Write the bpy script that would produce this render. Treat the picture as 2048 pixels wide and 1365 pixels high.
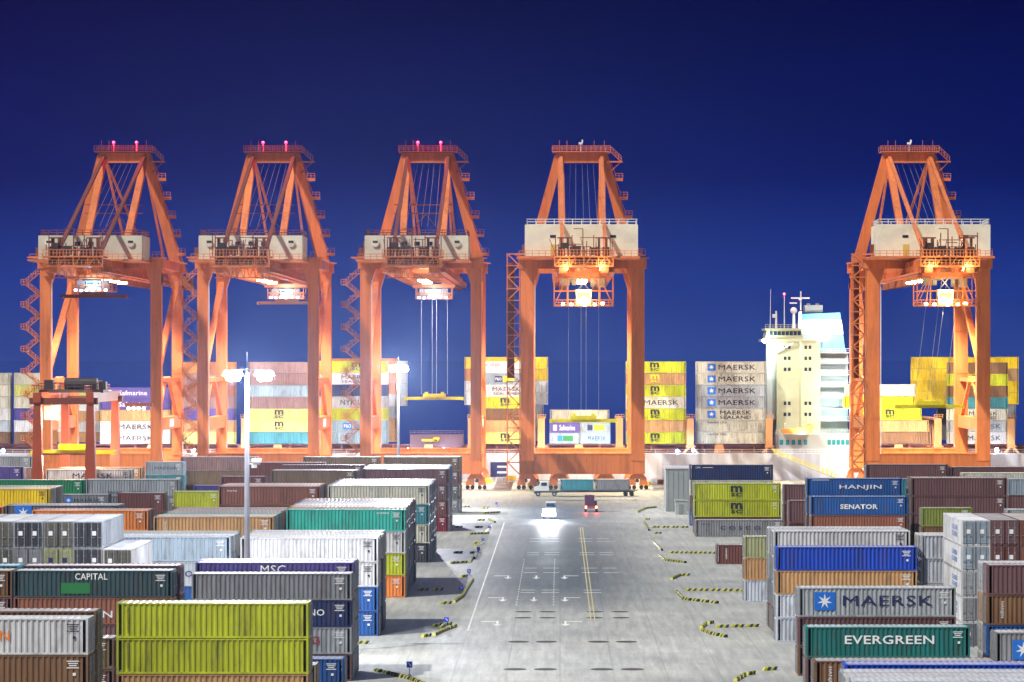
import bpy, math, random
from mathutils import Vector, Matrix
R = math.radians
rnd = random.Random(7)
sc = bpy.context.scene
for o in list(bpy.data.objects): bpy.data.objects.remove(o)

# ------------------------------------------------------------------ camera, sky, light
F, VX, HY, CH = 6000.0, 1120.0, 716.0, 29.6       # focal length in px of the 2048 px wide frame, vanishing point, eye height
cam = bpy.data.cameras.new('camera'); camo = bpy.data.objects.new('camera', cam)
sc.collection.objects.link(camo); sc.camera = camo
camo.location = (0, 0, CH); camo.rotation_euler = (R(90), 0, 0)
cam.sensor_width = 36; cam.lens = 36 * F / 2048
cam.shift_x = -(VX - 1024) / 2048; cam.shift_y = (HY - 682.5) / 2048
cam.clip_start = 1; cam.clip_end = 60000

w = bpy.data.worlds.new('World'); sc.world = w; w.use_nodes = True
nt = w.node_tree; nt.nodes.clear()
def N(nt, t, **k):
    n = nt.nodes.new(t)
    for a, b in k.items(): setattr(n, a, b)
    return n
out = N(nt, 'ShaderNodeOutputWorld'); bg = N(nt, 'ShaderNodeBackground'); tc = N(nt, 'ShaderNodeTexCoord')
sep = N(nt, 'ShaderNodeSeparateXYZ'); ramp = N(nt, 'ShaderNodeValToRGB'); mr = N(nt, 'ShaderNodeMapRange')
nt.links.new(tc.outputs['Generated'], sep.inputs[0]); nt.links.new(sep.outputs['Z'], mr.inputs['Value'])
mr.inputs['From Min'].default_value = 0.0; mr.inputs['From Max'].default_value = 0.5
nt.links.new(mr.outputs[0], ramp.inputs[0])
e = ramp.color_ramp.elements
e[0].position = 0.0; e[0].color = (0.015, 0.034, 0.165, 1)
e[1].position = 1.0; e[1].color = (0.075, 0.09, 0.16, 1)
for p, c in ((0.05, (0.006, 0.020, 0.150, 1)), (0.12, (0.0004, 0.0035, 0.072, 1)), (0.235, (0.0002, 0.0008, 0.034, 1)), (0.30, (0.0002, 0.0008, 0.034, 1)), (0.6, (0.06, 0.075, 0.15, 1))):
    q = e.new(p); q.color = c
# the left of the sky is more violet than the right
mx = N(nt, 'ShaderNodeMapRange'); nt.links.new(sep.outputs['X'], mx.inputs['Value'])
mx.inputs['From Min'].default_value = -0.20; mx.inputs['From Max'].default_value = 0.02
mx.inputs['To Min'].default_value = 1.0; mx.inputs['To Max'].default_value = 0.0
addv = N(nt, 'ShaderNodeMix', data_type='RGBA', blend_type='ADD'); nt.links.new(mx.outputs[0], addv.inputs['Factor'])
nt.links.new(ramp.outputs[0], addv.inputs['A']); addv.inputs['B'].default_value = (0.002, 0.0, -0.012, 1)
noi = N(nt, 'ShaderNodeTexNoise'); noi.inputs['Scale'].default_value = 9; noi.inputs['Detail'].default_value = 3
mp = N(nt, 'ShaderNodeMapping'); mp.inputs['Scale'].default_value = (1, 1, 3.5)
nt.links.new(tc.outputs['Generated'], mp.inputs[0]); nt.links.new(mp.outputs[0], noi.inputs['Vector'])
mn = N(nt, 'ShaderNodeMapRange'); nt.links.new(noi.outputs[0], mn.inputs['Value'])
mn.inputs['From Min'].default_value = .35; mn.inputs['From Max'].default_value = .65
mn.inputs['To Min'].default_value = .92; mn.inputs['To Max'].default_value = 1.08
nt.links.new(addv.outputs['Result'], bg.inputs[0]); nt.links.new(mn.outputs[0], bg.inputs[1])
nt.links.new(bg.outputs[0], out.inputs[0])

sun = bpy.data.lights.new('sun', 'SUN'); suno = bpy.data.objects.new('sun', sun); sc.collection.objects.link(suno)
sun.energy = 2.75; sun.angle = R(1.2); sun.color = (1.0, 0.97, 0.90)
suno.rotation_euler = Vector((0.50, 0.42, -0.78)).to_track_quat('-Z', 'Y').to_euler()

sc.view_settings.view_transform = 'Standard'; sc.view_settings.look = 'None'
sc.view_settings.exposure = 0.75; sc.view_settings.gamma = 1.0
sc.render.engine = 'CYCLES'
sc.cycles.use_denoising = True; sc.cycles.max_bounces = 5; sc.cycles.diffuse_bounces = 2; sc.cycles.glossy_bounces = 2
sc.cycles.volume_bounces = 0; sc.cycles.caustics_reflective = False; sc.cycles.sample_clamp_indirect = 4

def X(px, s): return (px - VX) / s
def Zp(py, s): return CH - (py - HY) / s

# ------------------------------------------------------------------ materials
MATS = {}
def mat(name, col, rough=.6, metal=0.0, grime=0.0, gs=1.2, emit=None, es=1.0, streak=False, dirt=(.09, .06, .045)):
    if name in MATS: return MATS[name]
    m = bpy.data.materials.new(name); m.use_nodes = True; t = m.node_tree; b = t.nodes['Principled BSDF']
    b.inputs['Base Color'].default_value = (*col, 1); b.inputs['Roughness'].default_value = rough; b.inputs['Metallic'].default_value = metal
    if emit:
        b.inputs['Emission Color'].default_value = (*emit, 1); b.inputs['Emission Strength'].default_value = es
    if grime > 0:
        tcn = N(t, 'ShaderNodeTexCoord'); oi = N(t, 'ShaderNodeObjectInfo')
        mul = N(t, 'ShaderNodeMath', operation='MULTIPLY'); mul.inputs[1].default_value = 57.0; t.links.new(oi.outputs['Random'], mul.inputs[0])
        mpn = N(t, 'ShaderNodeMapping'); t.links.new(tcn.outputs['Object'], mpn.inputs[0]); t.links.new(mul.outputs[0], mpn.inputs['Location'])
        if streak: mpn.inputs['Scale'].default_value = (1, 1, .28)
        n1 = N(t, 'ShaderNodeTexNoise'); n1.inputs['Scale'].default_value = gs; n1.inputs['Detail'].default_value = 6; n1.inputs['Roughness'].default_value = .68
        t.links.new(mpn.outputs[0], n1.inputs['Vector'])
        r = N(t, 'ShaderNodeMapRange'); t.links.new(n1.outputs[0], r.inputs['Value'])
        r.inputs['From Min'].default_value = .50; r.inputs['From Max'].default_value = .74; r.inputs['To Max'].default_value = grime
        mi = N(t, 'ShaderNodeMix', data_type='RGBA'); t.links.new(r.outputs[0], mi.inputs['Factor'])
        mi.inputs['A'].default_value = (*col, 1); mi.inputs['B'].default_value = (*[c * .35 + d * .65 for c, d in zip(col, dirt)], 1)
        n2 = N(t, 'ShaderNodeTexNoise'); n2.inputs['Scale'].default_value = gs * .35; t.links.new(mpn.outputs[0], n2.inputs['Vector'])
        r2 = N(t, 'ShaderNodeMapRange'); t.links.new(n2.outputs[0], r2.inputs['Value']); r2.inputs['From Min'].default_value = .3; r2.inputs['From Max'].default_value = .7
        r2.inputs['To Min'].default_value = .84; r2.inputs['To Max'].default_value = 1.1
        r3 = N(t, 'ShaderNodeMapRange'); t.links.new(oi.outputs['Random'], r3.inputs['Value']); r3.inputs['To Min'].default_value = .85; r3.inputs['To Max'].default_value = 1.12
        mm = N(t, 'ShaderNodeMath', operation='MULTIPLY'); t.links.new(r2.outputs[0], mm.inputs[0]); t.links.new(r3.outputs[0], mm.inputs[1])
        hs = N(t, 'ShaderNodeHueSaturation'); t.links.new(mi.outputs['Result'], hs.inputs['Color']); t.links.new(mm.outputs[0], hs.inputs['Value'])
        last = hs.outputs[0]
        if streak:
            m3 = N(t, 'ShaderNodeMapping'); t.links.new(tcn.outputs['Object'], m3.inputs[0]); t.links.new(mul.outputs[0], m3.inputs['Location']); m3.inputs['Scale'].default_value = (3.2, 3.2, .22)
            n3 = N(t, 'ShaderNodeTexNoise'); n3.inputs['Scale'].default_value = gs * 1.6; n3.inputs['Detail'].default_value = 5; t.links.new(m3.outputs[0], n3.inputs['Vector'])
            r4 = N(t, 'ShaderNodeMapRange'); t.links.new(n3.outputs[0], r4.inputs['Value']); r4.inputs['From Min'].default_value = .42; r4.inputs['From Max'].default_value = .68; r4.inputs['To Min'].default_value = 0; r4.inputs['To Max'].default_value = .45
            mx3 = N(t, 'ShaderNodeMix', data_type='RGBA', blend_type='MULTIPLY'); t.links.new(r4.outputs[0], mx3.inputs['Factor']); t.links.new(last, mx3.inputs['A']); mx3.inputs['B'].default_value = (.55, .45, .36, 1); last = mx3.outputs['Result']
            n5 = N(t, 'ShaderNodeTexNoise'); n5.inputs['Scale'].default_value = gs * 3.5; n5.inputs['Detail'].default_value = 8; n5.inputs['Roughness'].default_value = .8; t.links.new(mpn.outputs[0], n5.inputs['Vector'])
            r5 = N(t, 'ShaderNodeMapRange'); t.links.new(n5.outputs[0], r5.inputs['Value']); r5.inputs['From Min'].default_value = .60; r5.inputs['From Max'].default_value = .70
            mx5 = N(t, 'ShaderNodeMix', data_type='RGBA'); t.links.new(r5.outputs[0], mx5.inputs['Factor']); t.links.new(last, mx5.inputs['A']); mx5.inputs['B'].default_value = (.11, .05, .03, 1); last = mx5.outputs['Result']
            bu = N(t, 'ShaderNodeBump'); bu.inputs['Strength'].default_value = .35; bu.inputs['Distance'].default_value = .25; t.links.new(n2.outputs[0], bu.inputs['Height']); t.links.new(bu.outputs[0], b.inputs['Normal'])
        t.links.new(last, b.inputs['Base Color'])
    MATS[name] = m; return m

COL = {  # name: (rgb, words)
 'lime': ((.50, .56, .02), 'yellow-green'), 'paleyellow': ((.62, .66, .20), 'pale yellow'), 'yellow': ((.80, .56, .01), 'yellow'),
 'tan': ((.52, .30, .13), 'tan'), 'brown': ((.20, .105, .05), 'brown'), 'redbrown': ((.28, .105, .065), 'reddish brown'),
 'olivebrown': ((.19, .13, .075), 'olive brown'), 'plum': ((.16, .082, .085), 'plum brown'), 'maroon': ((.17, .06, .05), 'maroon'),
 'red': ((.22, .02, .03), 'dark red'), 'mauve': ((.30, .19, .18), 'mauve brown'), 'orange': ((.80, .25, .05), 'orange'), 'rust': ((.55, .22, .06), 'rusty orange'),
 'white': ((.62, .63, .64), 'white'), 'cream': ((.62, .62, .52), 'cream'), 'lgrey': ((.38, .42, .45), 'light grey'), 'grey': ((.24, .25, .27), 'grey'),
 'slate': ((.14, .16, .20), 'slate grey'), 'charcoal': ((.05, .055, .065), 'charcoal'), 'olivegrey': ((.13, .13, .10), 'olive grey'), 'khaki': ((.36, .38, .20), 'khaki'),
 'teal': ((.04, .50, .40), 'turquoise'), 'tealblue': ((.05, .25, .30), 'teal blue'), 'dkteal': ((.01, .17, .16), 'deep green'), 'dkgreen': ((.035, .075, .085), 'dark green'),
 'green': ((.015, .22, .09), 'green'), 'oliveg': ((.22, .27, .05), 'olive green'), 'blue': ((.02, .10, .34), 'blue'), 'vblue': ((.01, .07, .55), 'vivid blue'),
 'navy': ((.02, .035, .13), 'navy blue'), 'purple': ((.09, .07, .30), 'purple blue'), 'lblue': ((.28, .42, .52), 'light blue'), 'skygrey': ((.30, .38, .45), 'blue grey'),
 'whiteblue': ((.55, .60, .68), 'bluish white'),
}
def paint(k): return mat('paint_' + k, COL[k][0], .48, 0, .9, 1.1, streak=True)
def roof_sheen(k):  # roofs paler than their walls: lamp sheen and overexposure put into the colour
    c = COL[k][0]; return mat('roof_sheen_' + k, tuple(.60 * .62 + .40 * x for x in c), .42, 0, .5, .7)
STEEL = mat('galvanised_steel', (.42, .43, .44), .4, .6, .4, 2)
CRANE = mat('crane_orange', (.74, .215, .06), .45, 0, .6, .25, streak=True, dirt=(.16, .05, .03))
CRANED = mat('crane_dark_red', (.20, .045, .02), .55, 0, .4, .5)
HOUSE = mat('house_cream', (.74, .72, .56), .5, 0, .25, .4)
DARK = mat('dark_machinery', (.045, .03, .025), .6, .2)
WINDOW = mat('window_glass', (.02, .03, .05), .15)
WHITE = mat('white_paint', (.78, .79, .78), .5, 0, .2, .4)
BLACK = mat('black_rubber', (.015, .015, .015), .8)
YEL = mat('yellow_paint', (.75, .62, .01), .5, 0, .3, 1.5)
INK_W = mat('lettering_white', (.80, .80, .80), .5); INK_K = mat('lettering_black', (.02, .02, .035), .5)
INK_N = mat('lettering_navy', (.02, .025, .10), .5); INK_R = mat('lettering_red', (.35, .02, .03), .5); INK_O = mat('lettering_orange', (.80, .20, .01), .5)
INK_Y = mat('lettering_yellow', (.75, .65, .02), .5); INK_B = mat('logo_blue', (.015, .16, .62), .5); INK_G = mat('patch_green', (.02, .18, .05), .5)
INK = dict(w=INK_W, k=INK_K, n=INK_N, r=INK_R, o=INK_O, y=INK_Y, b=INK_B, g=INK_G)
def lampmat(n, c, s): return mat('lamp_' + n, (.8, .8, .8), .4, emit=c, es=s)
L_COOL = lampmat('cool_white', (.85, .9, 1), 60); L_WARM = lampmat('warm_white', (1, .78, .35), 45); L_RED = lampmat('red', (1, .002, .02), 5)
L_BLUE = lampmat('blue_white', (.25, .5, 1), 14)

# ------------------------------------------------------------------ mesh helpers
class MB:
    def __init__(s): s.v = []; s.f = []; s.m = []; s.cur = 0
    def box(s, c, d, bev=0):
        cx, cy, cz = c; a, b, h = d[0] / 2, d[1] / 2, d[2] / 2
        i = len(s.v); s.v += [(cx + x * a, cy + y * b, cz + z * h) for z in (-1, 1) for y in (-1, 1) for x in (-1, 1)]
        for q in ((0, 2, 3, 1), (4, 5, 7, 6), (0, 1, 5, 4), (2, 6, 7, 3), (0, 4, 6, 2), (1, 3, 7, 5)): s.f.append([i + k for k in q]); s.m.append(s.cur)
        return s
    def bar(s, p, q, w, h=None, w2=None, h2=None):
        h = h or w; w2 = w2 or w; h2 = h2 or h
        p, q = Vector(p), Vector(q); d = (q - p).normalized()
        up = Vector((0, 0, 1)) if abs(d.z) < .95 else Vector((0, 1, 0))
        sx = d.cross(up).normalized(); sy = sx.cross(d).normalized(); i = len(s.v)
        for P, a, b in ((p, w, h), (q, w2, h2)):
            for u, v in ((-1, -1), (1, -1), (1, 1), (-1, 1)): s.v.append(tuple(P + sx * u * a / 2 + sy * v * b / 2))
        for k in range(4): s.f.append([i + k, i + (k + 1) % 4, i + 4 + (k + 1) % 4, i + 4 + k]); s.m.append(s.cur)
        s.f.append([i + 3, i + 2, i + 1, i]); s.f.append([i + 4, i + 5, i + 6, i + 7]); s.m += [s.cur] * 2
        return s
    def tube(s, p, q, r, r2=None, n=8):
        r2 = r if r2 is None else r2; p, q = Vector(p), Vector(q); d = (q - p).normalized()
        up = Vector((0, 0, 1)) if abs(d.z) < .95 else Vector((0, 1, 0))
        sx = d.cross(up).normalized(); sy = sx.cross(d).normalized(); i = len(s.v)
        for P, a in ((p, r), (q, r2)):
            for k in range(n): t = 2 * math.pi * k / n; s.v.append(tuple(P + sx * a * math.cos(t) + sy * a * math.sin(t)))
        for k in range(n): s.f.append([i + k, i + (k + 1) % n, i + n + (k + 1) % n, i + n + k]); s.m.append(s.cur)
        s.f.append([i + k for k in range(n)][::-1]); s.f.append([i + n + k for k in range(n)]); s.m += [s.cur] * 2
        return s
    def prism(s, pts, a, b, axis='y'):      # outline in the two other axes, from a to b along axis
        i = len(s.v); n = len(pts)
        for t in (a, b):
            for u, v in pts: s.v.append({'y': (u, t, v), 'x': (t, u, v), 'z': (u, v, t)}[axis])
        for k in range(n): s.f.append([i + k, i + (k + 1) % n, i + n + (k + 1) % n, i + n + k]); s.m.append(s.cur)
        s.f.append([i + k for k in range(n)][::-1]); s.f.append([i + n + k for k in range(n)]); s.m += [s.cur] * 2
        return s
    def ball(s, c, r, n=10, squash=1):
        i = len(s.v); rings = n // 2
        for a in range(rings + 1):
            th = math.pi * a / rings
            for k in range(n): ph = 2 * math.pi * k / n; s.v.append((c[0] + r * math.sin(th) * math.cos(ph), c[1] + r * math.sin(th) * math.sin(ph), c[2] + r * squash * math.cos(th)))
        for a in range(rings):
            for k in range(n): s.f.append([i + a * n + k, i + a * n + (k + 1) % n, i + (a + 1) * n + (k + 1) % n, i + (a + 1) * n + k]); s.m.append(s.cur)
        return s
    def rail(s, p, q, h=1.1, n=6, r=.05):
        p, q = Vector(p), Vector(q); u = Vector((0, 0, h))
        s.bar(p + u, q + u, r * 2); s.bar(p + u * .5, q + u * .5, r * 1.5)
        for k in range(n + 1): a = p.lerp(q, k / n); s.bar(a, a + u, r * 2)
        return s
    def mesh(s, name):
        me = bpy.data.meshes.new(name); me.from_pydata(s.v, [], s.f); me.polygons.foreach_set('material_index', s.m)
        return me
    def build(s, name, mats, parent=None, loc=(0, 0, 0)):
        return add(name, s.mesh(name), mats, parent, loc)
def recalc(me):
    import bmesh
    b = bmesh.new(); b.from_mesh(me); bmesh.ops.recalc_face_normals(b, faces=b.faces); b.to_mesh(me); b.free()
def add(name, me, mats, parent=None, loc=(0, 0, 0), rz=0, scale=None):
    if not isinstance(mats, (list, tuple)): mats = [mats]
    if not len(me.materials):
        recalc(me)
        for m in mats: me.materials.append(m)
    o = bpy.data.objects.new(name, me); sc.collection.objects.link(o)
    for k, m in enumerate(mats):
        if me.materials[k] != m: o.material_slots[k].link = 'OBJECT'; o.material_slots[k].material = m
    o.location = loc; o.rotation_euler = (0, 0, rz)
    if scale: o.scale = scale
    if parent: o.parent = parent
    return o
def thing(name, label, cat, loc=(0, 0, 0), rz=0, group=None):
    o = bpy.data.objects.new(name, None); sc.collection.objects.link(o); o.location = loc; o.rotation_euler = (0, 0, rz)
    o['label'] = label; o['category'] = cat
    if group: o['group'] = group
    return o
def tag(o, label, cat, group=None):
    o['label'] = label; o['category'] = cat
    if group: o['group'] = group
    return o
def struct(o): o['kind'] = 'structure'; return o
def copy_tree(o, parent=None):
    kids = list(o.children); c = o.copy(); sc.collection.objects.link(c); c.parent = parent
    for k in kids: copy_tree(k, c)
    return c
def lamp(kind, loc, power, col, parent=None, aim=None, size=.3, cone=70, blend=.6, name='lamp_light'):
    l = bpy.data.lights.new(name, kind); l.energy = power; l.color = col
    if kind != 'SUN': l.shadow_soft_size = size
    if kind == 'SPOT': l.spot_size = R(cone); l.spot_blend = blend
    o = bpy.data.objects.new(name, l); sc.collection.objects.link(o); o.location = loc
    if aim: o.rotation_euler = Vector(aim).to_track_quat('-Z', 'Y').to_euler()
    if parent: o.parent = parent
    return o

# ------------------------------------------------------------------ lettering
TXT = {}
def text_mesh(body, bold=.012):
    if 'M' in body: bold = 0.0
    k = (body, bold)
    if k in TXT: return TXT[k]
    c = bpy.data.curves.new('t', 'FONT'); c.body = body; c.offset = bold; c.resolution_u = 2; c.extrude = 0; c.space_character = 1.05
    o = bpy.data.objects.new('t', c); sc.collection.objects.link(o); bpy.context.view_layer.update()
    me = bpy.data.meshes.new_from_object(o.evaluated_get(bpy.context.evaluated_depsgraph_get()))
    bpy.data.objects.remove(o); me.name = 'lettering'
    xs = [v.co.x for v in me.vertices]; ys = [v.co.y for v in me.vertices]
    x0, x1, y0, y1 = min(xs), max(xs), min(ys), max(ys)
    for v in me.vertices: v.co = Vector(((v.co.x - x0) / (x1 - x0) - .5, 0, (v.co.y - y0) / (y1 - y0) - .5))
    me.materials.clear(); TXT[k] = me; return me
def text(body, loc, wd, ht, m, parent, rz=0, name='lettering', tilt=0, bold=.012):
    me = text_mesh(body, bold)
    if not len(me.materials): me.materials.append(m)
    o = bpy.data.objects.new(name, me); sc.collection.objects.link(o)
    if me.materials[0] != m: o.material_slots[0].link = 'OBJECT'; o.material_slots[0].material = m
    o.location = loc; o.scale = (wd, 1, ht); o.rotation_euler = (0, tilt, rz); o.parent = parent; return o
def flat(name, pts, m, parent, y, rz=0):     # a flat figure in the x-z plane
    key = (name, str(pts), m.name)
    me = bpy.data.meshes.new(name); me.from_pydata([(a, 0, b) for a, b in pts], [], [list(range(len(pts)))]); me.materials.append(m)
    o = bpy.data.objects.new(name, me); sc.collection.objects.link(o); o.location = (0, y, 0); o.rotation_euler = (0, 0, rz); o.parent = parent; return o
def star_pts(cx, cz, r, n=7):
    return [(cx + (r if k % 2 == 0 else r * .34) * math.sin(math.pi * k / n), cz + (r if k % 2 == 0 else r * .34) * math.cos(math.pi * k / n)) for k in range(2 * n)]

# ------------------------------------------------------------------ container prototypes
CW, CL = 2.93, {40: 14.64, 20: 7.26, 45: 17.1}
CHT = 2.65
def cont_meshes(L, H=CHT, W=CW):
    a = L / 2; b = W / 2; d = .07
    body = MB(); pitch = .42; n = int((L - .5) / pitch); x0 = -n * pitch / 2
    prof = []
    for k in range(n):
        x = x0 + k * pitch; prof += [(x, 0), (x + pitch * .30, 0), (x + pitch * .46, -d), (x + pitch * .80, -d)]
    prof.append((x0 + n * pitch, 0))
    for sgn in (-1, 1):       # the corrugated long sides
        i = len(body.v)
        for x, y in prof:
            yy = sgn * (b - .02 + y)
            body.v += [(x, yy, .14), (x, yy, H - .10)]
        for k in range(len(prof) - 1):
            q = [i + 2 * k, i + 2 * k + 2, i + 2 * k + 3, i + 2 * k + 1]; body.f.append(q if sgn < 0 else q[::-1]); body.m.append(0)
    # closed ends (front wall with shallow corrugation)
    for sgn in (-1, 1):
        i = len(body.v); m = 7; pf = []
        for k in range(m):
            y = -b + .1 + k * (W - .2) / m; wd = (W - .2) / m; pf += [(y, 0), (y + wd * .3, 0), (y + wd * .5, -.05), (y + wd * .8, -.05)]
        pf.append((b - .1, 0))
        for y, x in pf: body.v += [(sgn * (a - .04 + x), y, .14), (sgn * (a - .04 + x), y, H - .1)]
        for k in range(len(pf) - 1): body.f.append([i + 2 * k, i + 2 * k + 2, i + 2 * k + 3, i + 2 * k + 1]); body.m.append(0)
    body.box((0, 0, .12), (L - .3, W - .2, .04))
    bm = body.mesh('body')
    roof = MB(); i = 0; pr = []; n2 = int((L - .4) / .5); xx = -n2 * .25
    for k in range(n2): x = xx + k * .5; pr += [(x, 0), (x + .15, 0), (x + .23, .035), (x + .42, .035)]
    pr = [(-a + .1, 0)] + pr + [(a - .1, 0)]
    for x, z in pr: roof.v += [(x, -b + .07, H - .06 + z), (x, b - .07, H - .06 + z)]
    for k in range(len(pr) - 1): roof.f.append([2 * k, 2 * k + 2, 2 * k + 3, 2 * k + 1]); roof.m.append(0)
    rm = roof.mesh('roof')
    fr = MB()
    for x in (-1, 1):
        for y in (-1, 1):
            fr.box((x * (a - .08), y * (b - .08), H / 2), (.16, .16, H - .26))
            for z in (.065, H - .065): fr.box((x * (a - .09), y * (b - .09), z), (.18, .18, .13))
        fr.box((x * (a - .07), 0, .09), (.14, W - .36, .16)); fr.box((x * (a - .07), 0, H - .07), (.14, W - .36, .12))
    for y in (-1, 1):
        fr.box((0, y * (b - .05), .09), (L - .36, .10, .14)); fr.box((0, y * (b - .05), H - .07), (L - .36, .09, .10))
    fm = fr.mesh('frame')
    return bm, rm, fm
PROTO = {k: cont_meshes(v) for k, v in CL.items()}
for k in PROTO:
    for me in PROTO[k]: recalc(me); me.materials.append(MATS.get('x') or WHITE)
def door_meshes():
    b = CW / 2; dm = []
    for sgn in (-1, 1):
        d = MB(); d.box((0, sgn * (b - .12) / 2 + sgn * .02, CHT / 2 + .03), (.08, b - .22, CHT - .36))
        for z in (.55, 1.15, 1.75, 2.25): d.box((.045, sgn * (b - .12) / 2 + sgn * .02, z), (.03, b - .5, .10))
        r = MB()
        for u in (.38, 1.02):
            r.tube((.09, sgn * u, .12), (.09, sgn * u, CHT - .12), .03, n=6)
            for z in (.3, 1.9): r.box((.07, sgn * u, z), (.07, .14, .08))
            r.box((.12, sgn * (u + .14), 1.05), (.04, .34, .05))
        dm.append((d.mesh('door'), r.mesh('locking_bar')))
        for me in dm[-1]: recalc(me)
        dm[-1][0].materials.append(WHITE); dm[-1][1].materials.append(STEEL)
    return dm
DOORS = door_meshes()
def mark_mesh():
    m = MB()
    for k in range(4): m.box((0, 0, -k * .16), (.9 - .18 * (k % 3), .004, .07))
    m.box((.1, 0, -.95), (.22, .004, .22))
    me = m.mesh('marking'); me.materials.append(INK_W); return me
MARK = mark_mesh()
NCONT = 0; REST = []
REST_RANGES = [(3, 4), (7, 8), (11, 11), (15, 15), (27, 29), (33, 33), (36, 37), (39, 41), (43, 50), (53, 55), (58, 60), (63, 65), (68, 70), (72, 74), (78, 78), (80, 82), (84, 86), (88, 90), (96, 98), (100, 102), (104, 106), (108, 110), (112, 114), (116, 118), (120, 122), (124, 126), (128, 130), (132, 134), (136, 138), (140, 142), (148, 150), (152, 154), (156, 158), (160, 162), (164, 166), (168, 170), (172, 174), (176, 178), (180, 182), (184, 186), (188, 190), (192, 198), (204, 206), (208, 210), (212, 214), (216, 222), (224, 226), (228, 230), (233, 234), (236, 238), (240, 242), (244, 246), (248, 249), (251, 252), (254, 255), (258, 259), (261, 263), (265, 267), (269, 275), (277, 279), (281, 282), (288, 290), (292, 298), (300, 302), (304, 310), (312, 314), (316, 318), (320, 322), (324, 326), (329, 330), (332, 334), (340, 342), (344, 346), (349, 350), (352, 354), (356, 358), (360, 366), (368, 370), (373, 374), (384, 386), (388, 390), (405, 405), (407, 407), (409, 409), (411, 411), (413, 413), (417, 417), (421, 421), (423, 423), (431, 433), (435, 438), (441, 442), (444, 446), (449, 449), (453, 457), (459, 461), (464, 464), (467, 467), (469, 473), (475, 477), (479, 481), (483, 485), (488, 489), (491, 492), (505, 506), (544, 544), (547, 550), (559, 559), (563, 564), (569, 571), (577, 578), (610, 611), (617, 618)]
def setm(o, m): o.material_slots[0].link = 'OBJECT'; o.material_slots[0].material = m
def container(label, col, typ, loc, h, rz=0, door=None, group=None, doorcol=None, marks=False, letters=(), roof=None):
    """loc = centre of the floor; door: +1 / -1 = the end that carries the doors"""
    global NCONT; NCONT += 1
    if any(a <= NCONT <= b for a, b in REST_RANGES): REST.append((col, typ, loc, h, rz, door, doorcol, roof)); return None
    t = thing('shipping_container', label, 'container', loc, rz, group)
    bm, rm, fm = PROTO[typ]; sz = h / CHT; L = CL[typ]
    for nm, me, m in (('body', bm, paint(col)), ('roof', rm, roof or roof_sheen(col)), ('frame', fm, paint(col))):
        o = bpy.data.objects.new(nm, me); sc.collection.objects.link(o); setm(o, m); o.parent = t; o.scale = (1, 1, sz)
    if door:
        for dm, r in DOORS:
            d = bpy.data.objects.new('door', dm); sc.collection.objects.link(d); setm(d, paint(doorcol or col)); d.parent = t
            d.location = (door * (L / 2 + .01), 0, 0); d.scale = (door, 1, sz)
            q = bpy.data.objects.new('locking_bar', r); sc.collection.objects.link(q); q.parent = d
    if marks:
        o = bpy.data.objects.new('marking', MARK); sc.collection.objects.link(o); o.parent = t
        o.location = (L / 2 - 1.1, -CW / 2 - .004, h - .45); setm(o, INK_K if sum(COL[col][0]) > 1.3 else INK_W)
    for kind, *a in letters:
        y = -CW / 2 - .012
        if kind == 't':        # body, centre x (m from centre), centre z, width, height, ink
            b_, cx, cz, wd, ht, ink = a[:6]; text(b_, (cx, y, cz), wd, ht, INK[ink], t, bold=a[6] if len(a) > 6 else .012)
        elif kind == 'v':      # vertical lettering
            b_, cx, cz, wd, ht, ink = a[:6]; text(b_, (cx, y, cz), wd, ht, INK[ink], t, tilt=R(90))
        elif kind == 'star':
            cx, cz, r = a; flat('logo_panel', [(cx - r * 1.15, cz - r), (cx + r * 1.15, cz - r), (cx + r * 1.15, cz + r), (cx - r * 1.15, cz + r)], INK_B, t, y)
            flat('logo_star', star_pts(cx, cz, r * .85), INK_W, t, y - .006)
        elif kind == 'rect':
            cx, cz, wd, ht, ink = a; flat('logo_panel', [(cx - wd / 2, cz - ht / 2), (cx + wd / 2, cz - ht / 2), (cx + wd / 2, cz + ht / 2), (cx - wd / 2, cz + ht / 2)], INK[ink], t, y + .004)
        elif kind == 'msc':
            cx, cz, sz_, ink = a; text('m', (cx, y, cz + sz_ * .28), sz_ * 1.15, sz_ * .62, INK[ink], t, bold=.03); text('SC', (cx, y, cz - sz_ * .28), sz_ * 1.15, sz_ * .34, INK[ink], t, bold=.03)
        elif kind == 'side':   # lettering on the -x long side of a turned container is handled by the caller
            pass
    return t
def tierword(k, n):
    if n == 1: return 'being'
    return 'top of' if k == 0 else 'bottom of' if k == n - 1 else ['', 'second down in', 'third down in', 'fourth down in', 'fifth down in', 'sixth down in'][k]
BACK = ['plum', 'brown', 'blue', 'grey', 'white', 'maroon', 'slate', 'green', 'lgrey', 'navy', 'tan', 'redbrown', 'tealblue', 'cream']
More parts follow.
